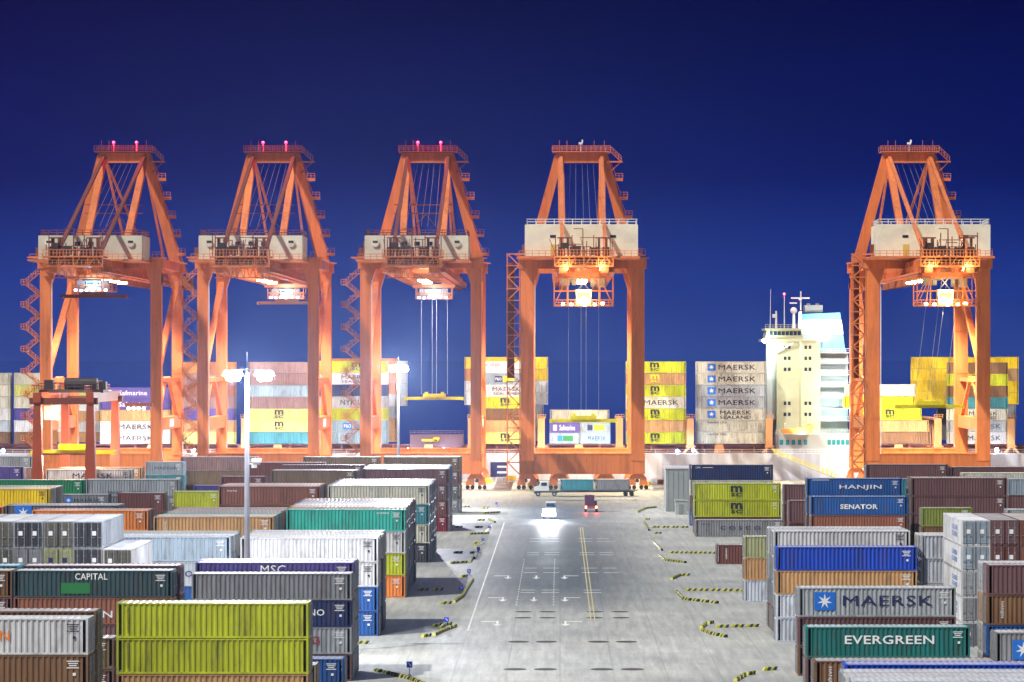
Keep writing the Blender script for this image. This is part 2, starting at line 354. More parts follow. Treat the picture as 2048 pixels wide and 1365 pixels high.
def stack(desc, s, px, side, typ, ytop, tiers, rows=0, door=None, group='', rowcols=None, z0=0, marks=False, jit=.0, rowT=None):
    """a stack of containers lying along x; tiers from the top down: colour or (colour, words, letters)"""
    Y = F / s; T = Zp(ytop, s) - z0; n = len(tiers); h = T / n; L = CL[typ]
    x0 = X(px, s) if side == 'L' else X(px, s) - L
    for k, tr in enumerate(tiers):
        if isinstance(tr, str): tr = (tr, '', ())
        col, words, let = tr[0], tr[1], tr[2]
        lab = f"{COL[col][1]} container {words}{', ' if not words else ' '}{tierword(k, n)} {desc}".replace('  ', ' ').replace(' ,', ',')
        container(lab, col, typ, (x0 + L / 2 + rnd.uniform(-jit, jit), Y + CW / 2, z0 + (n - 1 - k) * h), h - .012, 0, door, group, marks=marks, letters=let)
    for r in range(1, rows + 1):
        off = rnd.uniform(-.25, .12) if rows > 1 else 0
        top = (rowcols[r - 1] if rowcols and r <= len(rowcols) else rnd.choice(BACK))
        n2 = n; hh = (rowT if rowT else h * n) / n
        for k in range(n2):
            col = top if k == 0 else rnd.choice(BACK)
            rw = ['', 'one row', 'two rows', 'three rows', 'four rows', 'five rows', 'six rows', 'seven rows', 'eight rows'][r]
            container(f"{COL[col][1]} container, {tierword(k, n2).replace(' of', '').replace(' in', '')}, {rw} behind {desc}", col, typ, (x0 + L / 2 + off, Y + CW / 2 + r * (CW + .14), z0 + (n2 - 1 - k) * hh), hh - .012, 0, door, group)
    return T, h
def lx(px, s, c): return X(px, s) - c       # pixel to metres from the container's centre
GL = 'containers stacked in the yard left of the road'; GR = 'containers stacked in the yard right of the road'; GS = 'containers loaded on the ship'

def tt(body, s, xa, xb, ya, yb, cpx_l, typ, zfloor, ink, bold=.012):
    """lettering given by its place in the photograph on a front face at scale s; cpx_l = left edge px of the container"""
    c = X(cpx_l, s) + CL[typ] / 2
    return ('t', body, (X(xa, s) + X(xb, s)) / 2 - c, (Zp(ya, s) + Zp(yb, s)) / 2 - zfloor, (xb - xa) / s, (yb - ya) / s, ink, min(bold, .012))
def Lpx(R_, s, typ=40): return R_ - CL[typ] * s

# ------------------------------------------------------------------ ground
def sheet(name, pts, z, m):
    me = bpy.data.meshes.new(name); me.from_pydata([(x, y, z) for x, y in pts], [], [list(range(len(pts)))]); me.materials.append(m)
    o = bpy.data.objects.new(name, me); sc.collection.objects.link(o); return struct(o)
def concrete():
    m = bpy.data.materials.new('concrete'); m.use_nodes = True; t = m.node_tree; b = t.nodes['Principled BSDF']
    g = N(t, 'ShaderNodeNewGeometry')
    def noise(scale, det, vec=None, sc3=None):
        n = N(t, 'ShaderNodeTexNoise'); n.inputs['Scale'].default_value = scale; n.inputs['Detail'].default_value = det; n.inputs['Roughness'].default_value = .65
        if sc3:
            mpp = N(t, 'ShaderNodeMapping'); mpp.inputs['Scale'].default_value = sc3; t.links.new(g.outputs['Position'], mpp.inputs[0]); t.links.new(mpp.outputs[0], n.inputs['Vector'])
        else: t.links.new(g.outputs['Position'], n.inputs['Vector'])
        return n
    a = noise(.045, 6); c = noise(1.0, 4, None, (1.3, .08, 1)); d = noise(2.2, 5)
    cr = N(t, 'ShaderNodeValToRGB'); t.links.new(a.outputs[0], cr.inputs[0])
    cr.color_ramp.elements[0].position = .32; cr.color_ramp.elements[0].color = (.32, .335, .32, 1)
    cr.color_ramp.elements[1].position = .66; cr.color_ramp.elements[1].color = (.50, .50, .44, 1)
    def mulby(col, src, lo, hi, f0=.35, f1=.7):
        r = N(t, 'ShaderNodeMapRange'); t.links.new(src, r.inputs['Value']); r.inputs['From Min'].default_value = f0; r.inputs['From Max'].default_value = f1
        r.inputs['To Min'].default_value = lo; r.inputs['To Max'].default_value = hi
        h = N(t, 'ShaderNodeHueSaturation'); t.links.new(col, h.inputs['Color']); t.links.new(r.outputs[0], h.inputs['Value']); return h.outputs[0]
    o = mulby(cr.outputs[0], c.outputs[0], .78, 1.12); o = mulby(o, d.outputs[0], .88, 1.08)
    # darker, bluer concrete along the road, strongest in the middle
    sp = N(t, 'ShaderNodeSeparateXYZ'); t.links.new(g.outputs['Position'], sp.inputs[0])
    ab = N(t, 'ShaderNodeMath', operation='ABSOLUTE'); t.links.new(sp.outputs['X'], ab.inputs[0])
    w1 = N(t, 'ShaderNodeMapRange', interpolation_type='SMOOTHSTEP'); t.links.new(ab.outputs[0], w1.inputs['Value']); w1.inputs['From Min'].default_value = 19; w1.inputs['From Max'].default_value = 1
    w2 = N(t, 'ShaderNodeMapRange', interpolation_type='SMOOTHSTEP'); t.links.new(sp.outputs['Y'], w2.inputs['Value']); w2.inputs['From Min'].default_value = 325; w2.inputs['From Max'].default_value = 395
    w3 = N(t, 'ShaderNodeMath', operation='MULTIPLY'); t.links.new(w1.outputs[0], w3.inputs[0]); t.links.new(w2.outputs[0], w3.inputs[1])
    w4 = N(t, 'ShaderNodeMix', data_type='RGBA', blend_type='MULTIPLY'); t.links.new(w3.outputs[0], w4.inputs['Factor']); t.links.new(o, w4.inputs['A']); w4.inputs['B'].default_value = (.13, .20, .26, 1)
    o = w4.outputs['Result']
    # slab joints
    br = N(t, 'ShaderNodeTexBrick'); br.offset = 0; br.inputs['Color1'].default_value = (1, 1, 1, 1); br.inputs['Color2'].default_value = (.93, .93, .93, 1); br.inputs['Mortar'].default_value = (.72, .72, .72, 1)
    br.inputs['Scale'].default_value = 1; br.inputs['Brick Width'].default_value = 5; br.inputs['Row Height'].default_value = 5; br.inputs['Mortar Size'].default_value = .07
    t.links.new(g.outputs['Position'], br.inputs['Vector'])
    mi = N(t, 'ShaderNodeMix', data_type='RGBA', blend_type='MULTIPLY'); mi.inputs['Factor'].default_value = .7
    t.links.new(o, mi.inputs['A']); t.links.new(br.outputs[0], mi.inputs['B']); t.links.new(mi.outputs['Result'], b.inputs['Base Color'])
    r = N(t, 'ShaderNodeMapRange'); t.links.new(a.outputs[0], r.inputs['Value']); r.inputs['To Min'].default_value = .35; r.inputs['To Max'].default_value = .8
    t.links.new(r.outputs[0], b.inputs['Roughness'])
    return m
CONC = concrete()
ROAD = CONC
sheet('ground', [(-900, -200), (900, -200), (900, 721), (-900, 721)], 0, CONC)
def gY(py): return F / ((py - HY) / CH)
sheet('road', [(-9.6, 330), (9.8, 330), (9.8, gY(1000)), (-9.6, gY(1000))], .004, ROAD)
quay = MB().box((0, 722, -2.4), (1800, 2, 4.9)).build('quay_wall', CONC); struct(quay)
WATER = mat('sea_water', (.02, .045, .17), .03, 0)
sheet('water', [(-20000, 723), (20000, 723), (20000, 30000), (-20000, 30000)], -3.0, WATER)
LINEW = mat('road_line_white', (.62, .64, .60), .6, 0, .8, 1.5, dirt=(.25, .26, .24)); LINEY = mat('road_line_yellow', (.60, .52, .22), .6, 0, .8, 1.5, dirt=(.2, .2, .16))
def marking(name, rects, m, z=.008):
    b = MB()
    for x0, x1, y0, y1 in rects:
        i = len(b.v); b.v += [(x0, y0, z), (x1, y0, z), (x1, y1, z), (x0, y1, z)]; b.f.append([i, i + 1, i + 2, i + 3]); b.m.append(0)
    return struct(b.build(name, m))
marking('edge_line', [(-10.1, -9.92, gY(1262), gY(1045))], LINEW)
marking('centre_line', [(3.42, 3.56, gY(1240), gY(1055)), (3.86, 4.0, gY(1240), gY(1055))], LINEY)
lane = []
for y in range(315, 520, 4):
    for x in (-5.3, -.85): lane.append((x, x + .13, y, y + 1.6))
marking('lane_line', [r for r in lane if 355 < r[2] < 440], LINEW)
st = []
for py in (1078, 1083.5, 1106, 1110.5, 1137, 1146, 1181, 1186):
    Y = gY(py); st += [(-5.0, -3.2, Y, Y + .55), (-2.35, -.1, Y, Y + .55), (3.0, 5.2, Y, Y + .55)]
    if py < 1150: st += [(6.0, 8.0, Y, Y + .55)]
marking('stop_line', st, LINEW, .0085)
ar = MB()
for py in (1154, 1198, 1246):
    Y = gY(py)
    for cx, sg in ((-7.0, -1), (-3.2, 0), (.6, 1)):
        z = .009
        def q(*p):
            i = len(ar.v); ar.v.extend([(a, b, z) for a, b in p]); ar.f.append(list(range(i, i + len(p)))); ar.m.append(0)
        if py == 1246 and sg == 0: continue
        q((cx - .12, Y - 1.5), (cx + .12, Y - 1.5), (cx + .12, Y + 2.2), (cx - .12, Y + 2.2)); q((cx - .55, Y - 1.5), (cx + .55, Y - 1.5), (cx, Y - 4.2))
        if sg: q((cx + .12 * sg, Y + 1.2), (cx + 1.9 * sg, Y + 1.2), (cx + 1.9 * sg, Y + 2.0), (cx + .12 * sg, Y + 2.0))
struct(ar.build('lane_arrow', LINEW))
PATCH = mat('rubber_stain', (.075, .07, .06), .7, 0, .5, 3)
pb = MB(); kk = 0
for py, xs in ((1339, (1030, 1091, 1204, 1265)), (1284, (1037, 1093, 1197, 1253)), (1236, (1046, 1095, 1190, 1242)), (1224, (1047, 1095, 1190, 1240))):
    Y = gY(py); s = F / Y
    for x in xs:
        i = len(pb.v); r = 1.12 * (.9 if py < 1240 else 1); cx = X(x, s)
        for k in range(20): a = k * math.pi / 10; pb.v.append((cx + r * math.cos(a), Y + r * math.sin(a) * 1.0, .0045))
        pb.f.append(list(range(i, i + 20))); pb.m.append(0)
struct(pb.build('rubber_stains', PATCH))
# crane rails
marking('crane_rail', [(-600, 600, 673.9, 674.1), (-600, 600, 710.9, 711.1)], mat('rail_steel', (.2, .18, .16), .4, .6))
QY = mat('quay_yellow', (.66, .52, .04), .6, 0, .7, .6)
marking('quay_line', [(-600, 600, 655, 655.5), (-600, 600, 718, 719)], QY, .006)
# ------------------------------------------------------------------ left yard
def S(*a, **k): k.setdefault('group', GL); k.setdefault('marks', True); return stack(*a, **k)
# nearest rows
s = 27.5; l = Lpx(176, s)
S('the stack in the bottom left corner', s, 176, 'R', 40, 1237, [('white', 'with an orange letter N', [tt('N', s, -1, 19, 1262, 1282, l, 40, Zp(1237, s) * .75, 'o', .03)]), 'brown', 'brown', 'green'], door=1)
S('the rear stack in the bottom left corner', 27.1, 192, 'R', 40, 1222, ['brown', 'olivebrown', 'grey', 'plum'], door=1)
S('the low stack beside the lime stack', 25.4, 228, 'R', 40, 1276, ['olivebrown', 'plum', 'brown'], door=1)
s = 26.2
S('the lime stack at the bottom', s, 233, 'L', 40, 1206, [('lime', 'with small black markings', [('v', 'MEDITERRANEAN', -6.4, 1.4, 1.9, .22, 'k')]), ('lime', 'with small black markings', [('v', 'MEDITERRANEAN', -6.4, 1.4, 1.9, .22, 'k')]), 'tan', 'brown'], door=1, marks=False)
S('the lone one at the foot of the grey stack', 22.35, 687, 'R', 40, 1318, ['blue'], door=1)
S('the small one peeping out beside the lime stack', 22.95, 632, 'R', 40, 1330, ['olivebrown'], door=1)
s = 21.85; l = Lpx(703, s); T = Zp(1147, s); h = T / 4
S('the grey front stack beside the road', s, 703, 'R', 40, 1147, ['grey', ('navy', 'with letters NO', [tt('NO', s, 617, 649, 1219, 1232, l, 40, 2 * h, 'w', .016)]), ('lgrey', 'with red G', [tt('G', s, 621, 639, 1273, 1288, l, 40, h, 'r', .02)]), 'plum'], door=1)
s = 21.6; l = Lpx(707, s)
S('the stack behind the grey front stack', s, 707, 'R', 40, 1125, [('purple', 'with white letters MSC', [tt('MSC', s, 521, 571, 1131, 1148, l, 40, Zp(1125, s) * .75, 'w', .016)]), 'maroon', 'grey', 'slate'], rows=1, rowcols=['grey'], door=1)
s = 21.7; T = Zp(1141, s); h = T / 4
S('the dark green stack on the left', s, 27, 'L', 40, 1141, [('dkgreen', 'with white letters CAPITAL', [tt('CAPITAL', s, 150, 215, 1147, 1160, 27, 40, 3 * h, 'w', .03), ('rect', X(151, s) - X(27, s) - 7.32, .85, 2.7, 1.0, 'g')]), ('redbrown', 'with letter N', [tt('N', s, 205, 225, 1222, 1236, 27, 40, 2 * h, 'w', .03)]), 'plum', 'brown'], door=1)
S('the brown stack cut by the left edge', s, 24, 'R', 40, 1141, ['brown', 'plum', 'navy', 'brown'], door=1)
S('the row behind the dark green stack', 21.45, 45, 'L', 40, 1131, ['plum', 'brown', 'olivebrown', 'grey'], door=1)
S('the row behind the left edge brown stack', 21.45, 37, 'R', 40, 1131, ['tealblue', 'brown', 'plum', 'grey'], door=1)
# containers turned with their doors to the camera
def turned(desc, s, pxl, ytop, tiers, doorface=-1, group=GL, letters=None, L=40, sidetext=None, st_side=1):
    Y = F / s; T = Zp(ytop, s); n = len(tiers); h = T / n; x = X(pxl, s) + CW / 2
    for k, (bc, dc) in enumerate(tiers):
        lab = f"{COL[dc][1]} container doors, {tierword(k, n)} {desc}"
        c = container(lab, bc, L, (x, Y + CL[L] / 2, (n - 1 - k) * h), h - .012, R(-90), 1, group, doorcol=dc)
        if not c: continue
        for dx in (-.75, .65):
            if rnd.random() < .7:
                o = flat('placard', [(-.2, -.22), (.2, -.22), (.2, .22), (-.2, .22)], INK_W if dc != 'khaki' else INK_N, c, 0); o.rotation_euler = (0, 0, R(90)); o.location = (CL[L] / 2 + .10, dx, h * .55)
        if sidetext:
            for word, dz, ink in sidetext:
                text(word, (0 + 2.0, -st_side * (CW / 2 + .012), h * .5 + dz), 4.2, .5, INK[ink], c, rz=0 if st_side > 0 else R(180))
for i, (p, col) in enumerate(((-92, [('grey', 'charcoal'), ('lgrey', 'olivegrey')]), (-32, [('grey', 'olivegrey'), ('grey', 'olivegrey')]), (27, [('lgrey', 'charcoal'), ('grey', 'grey')]), (87, [('grey', 'olivegrey'), ('khaki', 'khaki')]), (146, [('lgrey', 'charcoal'), ('lgrey', 'charcoal')]))):  # doors darker than the walls: their poor lighting is put into the door colour
    nm = ['the doors-out column cut by the left edge', 'the doors-out column at the left edge', 'the second doors-out column from the left edge', 'the doors-out column above the word CAPITAL', 'the doors-out column with the bright wall'][i]
    turned(nm, 20.1, p, 1043, col + [('lgrey', 'grey'), ('white', 'slate'), ('grey', 'charcoal')])
turned('the lower doors-out column beside the bright wall', 20.1, 206, 1098, [('white', 'olivegrey'), ('lgrey', 'grey'), ('white', 'slate'), ('grey', 'grey')])
s = 18.8; l = Lpx(461, s); T = Zp(1074, s)
S('the pale stack left of the pole', s, 461, 'R', 40, 1074, ['skygrey', ('lgrey', 'with navy O', [tt('O', s, 370, 385, 1142, 1154, l, 40, T / 2, 'n', .012)]), 'blue', 'plum'], rows=3, rowcols=['white', 'lgrey', 'khaki'], door=1)
s = 18.8; l = Lpx(756, s)
S('the ribbed white stack beside the road', s, 756, 'R', 40, 1076, ['white', 'white', 'blue', 'blue'], rows=4, rowcols=['white', 'cream', 'lgrey', 'white'], door=1)
S('the tan stack behind the lamp pole', 16.4, 307, 'L', 40, 1034, [('tan', 'with white vertical letters', [('v', 'CRONOS', -5.9, 1.35, 1.3, .3, 'w')]), 'redbrown', 'brown', 'grey'], rows=7, rowcols=['white', 'green', 'green', 'plum', 'redbrown', 'olivebrown', 'brown'], door=1)
S('the turquoise stack beside the road', 16.2, 573, 'L', 40, 1019, [('teal', 'with small lettering', [('t', 'CHINA', 4.6, 2.25, 1.6, .22, 'w')]), 'white', ('lime', 'with a yellow placard', ()), 'orange'], rows=8, rowcols=['rust', 'tan', 'white', 'grey', 'blue', 'brown', 'plum', 'tan'], rowT=11.0, door=1)
S('the orange stack behind the doors-out columns', 15.85, 296, 'R', 40, 1021, ['orange', 'brown', 'plum', 'blue'], rows=1, rowcols=['olivebrown'], door=1)
s = 15.4; T = Zp(1011, s); c = X(11, s) + 7.32
S('the slate stack behind the orange stack', s, 11, 'L', 40, 1011, [('slate', 'with star logo', [('star', X(46.5, s) - c, Zp(1027, s) - .75 * T, .95)]), 'brown', 'grey', 'plum'], rows=1, rowcols=['lgrey'], door=1)
S('the left edge stack beside the slate stack', s, 6, 'R', 40, 1014, ['orange', 'white', 'brown', 'blue'], door=1)
# block D
S('the cream stack beside the road', 13.84, 858, 'R', 40, 971, ['cream', 'tealblue', 'cream', 'charcoal'], rows=7, rowcols=['lgrey', 'white', 'slate', 'grey', 'blue', 'brown', 'plum'], door=1)
S('the ribbed brown stack beside the cream one', 13.84, 640, 'R', 40, 973, [('redbrown', 'with small lettering', [('t', 'dong fang', -5.4, 2.1, 1.4, .35, 'w')]), 'brown', 'plum', 'grey'], rows=3, rowcols=['rust', 'lgrey', 'rust'], door=1)
S('the short lime stack left of the lamp pole', 12.95, 347, 'L', 20, 983, ['lime', 'brown', 'grey'], door=1)
S('the short maroon stack behind the orange stack', 13.0, 235, 'L', 20, 986, ['maroon', 'brown', 'grey'], door=1)
s = 13.0; c = X(122, s) + 3.63; T = Zp(989, s)
S('the short grey stack beside the maroon one', s, 122, 'L', 20, 989, [('grey', 'reading MAERSK', [('t', 'MAERSK', X(175, s) - c, Zp(1001.5, s) - T * 2 / 3, 4.2, .55, 'k', .004), ('star', X(137, s) - c, Zp(1001, s) - T * 2 / 3, .45)]), 'plum', 'blue'], door=1)
S('the long pale stack right of the green one', 12.75, 172, 'L', 40, 959, [('lgrey', 'with emblems', [('t', 'MARINE', -2.8, .55, 2.2, .5, 'n'), ('t', 'MARINE', 1.2, .55, 2.2, .5, 'n')]), 'grey', 'plum', 'brown'], door=1)
S('the long green stack near the left edge', 12.75, 169, 'R', 40, 960, ['green', 'brown', 'grey', 'plum'], door=1)
S('the yellow stack at the left edge', 13.8, 99, 'R', 40, 978, ['yellow', 'brown', 'slate', 'grey'], rows=3, rowcols=['cream', 'mauve', 'cream'], door=1)
S('the low violet stack behind the lime one', 12.3, 387, 'L', 20, 971, ['purple', 'grey', 'brown'], door=1)
# block E
S('the plum stack beside the road', 11.75, 897, 'R', 40, 938, ['plum', 'plum', 'maroon', 'red'], rows=6, rowcols=['slate', 'lgrey', 'plum', 'slate', 'grey', 'blue'], door=1)
S('the olive brown stack beside the plum one', 11.65, 542, 'L', 40, 941, ['olivebrown', 'brown', 'grey', 'plum'], rows=1, rowcols=['olivebrown'], door=1)
S('the row behind the olive brown stack', 11.3, 728, 'R', 40, 930, ['plum', 'grey', 'brown', 'plum'], door=1)
S('the short maroon stack behind the pole', 12.1, 442, 'L', 20, 953, ['maroon', 'brown', 'plum', 'grey'], door=1)
# far row F
S('the farthest stack left of the pole', 10.5, 361, 'L', 40, 914, ['mauve', 'olivebrown', 'brown', 'grey'], door=1)
S('the farthest stack in the middle', 10.5, 606, 'L', 40, 914, ['olivebrown', 'brown', 'plum', 'grey'], door=1)
S('the farthest stack beside the road', 10.5, 921, 'R', 40, 914, ['olivebrown', 'plum', 'olivegrey', 'grey'], rows=1, door=1)
S('the maroon stack before the farthest row', 10.9, 490, 'L', 40, 925, ['maroon', 'plum', 'brown', 'grey'], door=1)
s = 10.6; c = X(291, s) + 3.63; T = Zp(924, s)
S('the short blue-grey stack near the first crane', s, 291, 'L', 20, 924, [('skygrey', 'reading MAERSK', [('t', 'MAERSK', .2, 1.3, 4.2, .5, 'n')]), 'tealblue', 'grey', 'brown'], door=1)
s = 11.7; T = Zp(939, s); 
S('the white stack under the yard crane', s, 92, 'L', 40, 939, [('white', 'reading MAERSK', [tt('MAERSK', s, 145, 226, 947, 957, 92, 40, .75 * T, 'k', .015)]), 'grey', 'plum', 'brown'], door=1)
S('the amber stack behind the white one', 11.4, 284, 'R', 40, 935, ['tan', 'grey', 'brown', 'blue'], door=1)
S('the purple stack at the left edge', 11.6, 46, 'R', 40, 934, ['purple', 'grey', 'brown', 'plum'], door=1)
S('the mauve stack left of the yard crane', 11.4, 68, 'R', 40, 936, ['mauve', 'brown', 'grey', 'plum'], door=1)
S('the far pale stack at the left edge', 10.8, 64, 'R', 40, 913, ['lgrey', 'plum', 'brown', 'grey'])

# ------------------------------------------------------------------ right yard
def Q(*a, **k): k.setdefault('group', GR); k.setdefault('marks', True); return stack(*a, **k)
Q('the tall navy stack right of the road', 11.35, 1380, 'L', 40, 930, [('navy', 'with small logo', [('t', 'CMA', -5.9, 2.2, .9, .3, 'w'), ('rect', -4.2, 2.2, 1.8, .08, 'w')]), 'cream', 'plum', 'blue'], door=-1)
s = 11.9; T = Zp(967, s)
Q('the lime stack under the navy box', s, 1388, 'L', 40, 967, [('lime', 'with black MSC logo', [('msc', X(1473, s) - X(1388, s) - 7.32, 1.4, 1.7, 'k')]), ('lime', 'with black MSC logo', [('msc', X(1473, s) - X(1388, s) - 7.32, 1.4, 1.7, 'k')]), 'maroon'], door=-1)
s = 12.1
Q('the lone grey box on the ground', s, 1391, 'L', 40, 1040, [('grey', 'with spaced letters COSCO', [('t', 'C O S C O', .1, 1.5, 6.6, .6, 'n', .012), ('t', 'COSCO', -5.6, 2.1, 1.6, .2, 'n')])], door=-1)
s = 13.95
Q('the lone brown box on the ground', s, 1434, 'L', 40, 1090, [('maroon', 'with white vertical lettering', [('v', 'HANJIN', -6.0, 1.5, 1.5, .3, 'w')])], door=-1)
Q('the three high stack with the lime top', 16.5, 1489, 'L', 20, 1073, [('khaki', '', [('v', 'MSC', -.2, 1.4, 1.6, .3, 'k')]), 'tan', ('whiteblue', 'with blue lettering', [('v', 'HAMBURG', 1.6, 1.4, 1.7, .3, 'b')])], door=-1)
Q('the ribbed white stack behind the vivid blue', 18.6, 1548, 'L', 40, 1062, [('white', 'with colour panels', [('rect', 1.6, .55, 2.6, .4, 'b'), ('rect', 4.6, .55, 3.2, .4, 'y')]), 'whiteblue', 'white', 'plum'], rows=2, rowcols=['lgrey', 'white'], door=-1)
Q('the vivid blue stack', 19.2, 1553, 'L', 40, 1094, ['vblue', 'tan', 'whiteblue', 'whiteblue'], door=-1)
s = 21.5; T = Zp(1175.5, s); h = T / 3; c = X(1597, s) + 7.32
Q('the grey front stack right of the road', s, 1597, 'L', 40, 1175.5, [('lgrey', 'reading MAERSK', [('star', X(1649.5, s) - c, Zp(1203, s) - 2 * h, .85), ('t', 'MAERSK', (X(1685, s) + X(1867, s)) / 2 - c, Zp(1202, s) - 2 * h, 8.4, .98, 'n', .007)]), 'plum', 'brown'], door=-1)
s = 22.35; T = Zp(1254, s); h = T / 2; c = X(1613, s) + 7.32
Q('the two high green stack', s, 1613, 'L', 40, 1254, [('dkteal', 'reading EVERGREEN', [('t', 'EVERGREEN', (X(1689, s) + X(1869, s)) / 2 - c, Zp(1280, s) - h, 8.0, .78, 'w', .014)]), 'plum'], door=-1)
Q('the low stack at the bottom edge', 24.8, 1630, 'L', 40, 1322, [('brown', 'with white vertical lettering', [('v', 'HANJIN', -6.1, 1.3, 1.6, .35, 'w')]), 'plum'], door=-1)
s = 25.35; c = X(1691, s) + 7.32
Q('the low blue stack at the bottom edge', s, 1691, 'L', 40, 1329, [('vblue', 'with web address', [('t', 'www.hanjin.com', -4.6, 2.28, 2.6, .22, 'w')]), 'navy'], door=-1)
Q('the nearest low stack at the bottom edge', 26.55, 1708, 'L', 40, 1362, ['whiteblue', 'grey'], rows=2, rowcols=['white', 'lgrey'], door=-1, marks=False)
s = 22.15
Q('the brown stack at the right edge', s, 1975, 'L', 40, 1130, ['plum', ('brown', 'with white vertical lettering', [('v', 'HANJIN', -6.0, 1.4, 1.5, .35, 'w')]), ('blue', 'with web address', [('t', 'www.hanjin.com', -5.2, 2.3, 2.6, .22, 'w')]), 'navy'], door=-1, rows=1, rowcols=['white'])
s = 22.75; c = X(1991, s) + 7.32
Q('the low grey stack at the right edge', s, 1991, 'L', 40, 1265, [('grey', 'with star logo', [('star', X(2047, s) - c, Zp(1300, s) - Zp(1265, s) / 2, .85), ('t', 'MAERSK', 1.2, 1.35, 7.5, .9, 'n', .012)]), 'navy'], door=-1)
T_ = [('COSCO', .25, 'n')]
turned('the tall pale column with doors on the right', 19.6, 1923, 1040.5, [('white', 'skygrey'), ('white', 'skygrey'), ('white', 'lgrey'), ('white', 'grey'), ('white', 'slate')], group=GR, sidetext=[('COSCO', .35, 'b'), ('COSCO', -.35, 'b')], st_side=1)
turned('the tall plum column with doors on the right', 19.6, 1981, 1040.5, [('plum', 'plum'), ('plum', 'maroon'), ('maroon', 'plum'), ('brown', 'brown'), ('plum', 'plum')], group=GR)
turned('the doors-out column at the right edge', 19.6, 2040, 1040.5, [('brown', 'maroon'), ('plum', 'redbrown'), ('maroon', 'plum'), ('brown', 'brown'), ('plum', 'plum')], group=GR)
Q('the ribbed pale stack left of the tall column', 18.5, 1843, 'L', 20, 1071, ['whiteblue', 'whiteblue', 'white', 'lgrey'], door=-1, marks=False, rows=1, rowcols=['cream'])
Q('the short olive stack before the plum one', 13.9, 1844, 'L', 20, 1016, ['oliveg', 'brown', 'grey'], door=-1)
Q('the long plum stack on the right', 13.05, 1823, 'L', 40, 956, ['plum', 'plum', 'plum', 'brown'], rows=1, rowcols=['maroon'], door=-1)
s = 13.0
Q('the tall blue stack on the right', s, 1614, 'L', 40, 957, [('blue', 'reading HANJIN', [('t', 'HANJIN', X(1721, s) - X(1614, s) - 7.32, 1.35, 6.5, .8, 'w', .014), ('rect', -5.2, 2.5, 2.6, .08, 'w')]), 'blue', 'maroon', 'plum'], door=-1)
s = 13.2
Q('the blue and brown stack before it', s, 1622, 'L', 40, 993, [('blue', 'reading SENATOR', [('t', 'SENATOR', X(1718, s) - X(1622, s) - 7.32, 1.3, 5.7, .75, 'w', .03)]), 'redbrown', 'brown'], door=-1)
Q('the short plum stack left of the tall blue one', 12.4, 1568, 'L', 20, 969, ['plum', 'maroon', 'brown'], door=-1)
Q('the ribbed plum stack left of the tall blue one', 12.7, 1578, 'L', 20, 1001, ['plum', 'maroon'], door=-1)
s = 12.6
Q('the teal stack between blue and plum ones', s, 1790, 'L', 40, 958, [('tealblue', 'with white letters', [('t', 'EVERGREEN', -3.4, 1.3, 6.6, .9, 'w', .03)]), 'grey', 'brown', 'plum'], door=-1)
Q('the far plum stack near the fifth crane', 11.2, 1733, 'L', 40, 929, ['plum', 'maroon', 'brown', 'grey'], door=-1)
Q('the far plum stack at the right edge', 11.2, 1902, 'L', 40, 934, ['plum', 'brown', 'grey', 'plum'], door=-1)
Q('the far cream stack at the right edge', 11.9, 1925, 'L', 40, 946, ['cream', 'plum', 'grey', 'brown'], door=-1)
Q('the short grey stack at the right edge', 12.6, 2017, 'L', 20, 958, ['skygrey', 'plum', 'grey', 'khaki'], door=-1)
Q('the pale roofed stack at the right edge', 14.2, 2014, 'L', 40, 1019, ['lgrey', 'grey', 'plum'], door=-1)
# grey shelter and small shed beside the right stacks
s = 10.4; x0, x1 = X(1332, s), X(1400, s); Y = F / s
t = thing('storage_shelter', 'tall plain grey storage shelter left of the navy container stack', 'shelter', ((x0 + x1) / 2, Y, 0))
PANEL = mat('grey_panel', (.30, .33, .32), .6, 0, .3, .5)
W_ = x1 - x0
MB().box((0, 6, 4.1), (W_, 12, 8.2)).build('wall', PANEL, t); MB().box((0, 6, 8.32), (W_ + .3, 12.3, .24)).build('roof', mat('pale_roof', (.5, .5, .52), .5), t)
b = MB()
for k in range(7): b.box((-W_ / 2 + .4 + k * (W_ - .8) / 6, -.04, 4.1), (.10, .08, 8.1))
b.build('rib', PANEL, t)
s = 10.6; x0, x1 = X(1351, s), X(1374, s); Y = F / s
t = thing('shed', 'small grey shed in front of the tall grey shelter', 'shed', ((x0 + x1) / 2, Y, 0))
MB().box((0, 1.2, 1.25), (x1 - x0, 2.4, 2.5)).build('wall', mat('shed_grey', (.35, .37, .35), .6, 0, .3, 1), t)
MB().prism([(-1.25, 2.52), (1.25, 2.52), (1.25, 2.7), (-1.25, 2.85)], -.1, 2.5).build('roof', PANEL, t)
MB().box((0, -.03, 1.0), (.9, .06, 1.9)).build('door', mat('shed_door', (.2, .22, .22), .6), t)
# ------------------------------------------------------------------ the container ship
SHX = 8.253
HULL = mat('hull_pale', (.60, .63, .74), .45, 0, .35, .12, streak=True, dirt=(.3, .2, .15))
COAM = mat('coaming_maroon', (.22, .07, .06), .6, 0, .4, .4); LASH = mat('lashing_tan', (.62, .30, .12), .55, 0, .4, .5)
SUPER = mat('superstructure_cream', (.40, .39, .25), .5, 0, .2, .3); SUPW = mat('superstructure_white', (.50, .53, .53), .5, 0, .2, .3)
ship = thing('container_ship', 'long pale container ship moored behind the cranes with a cream bridge tower', 'ship', (0, 727, 0))
def sx(px): return X(px, SHX)
xa, xb = sx(-420), sx(2300)
b = MB(); b.prism([(0, -6), (0, 6.34), (48, 6.34), (48, -6)], xa + 8, xb - 8, 'x'); b.prism([(0, 6.34), (48, 6.34), (24, -6)], xa - 6, xa + 8, 'x')
b.build('hull', HULL, ship)
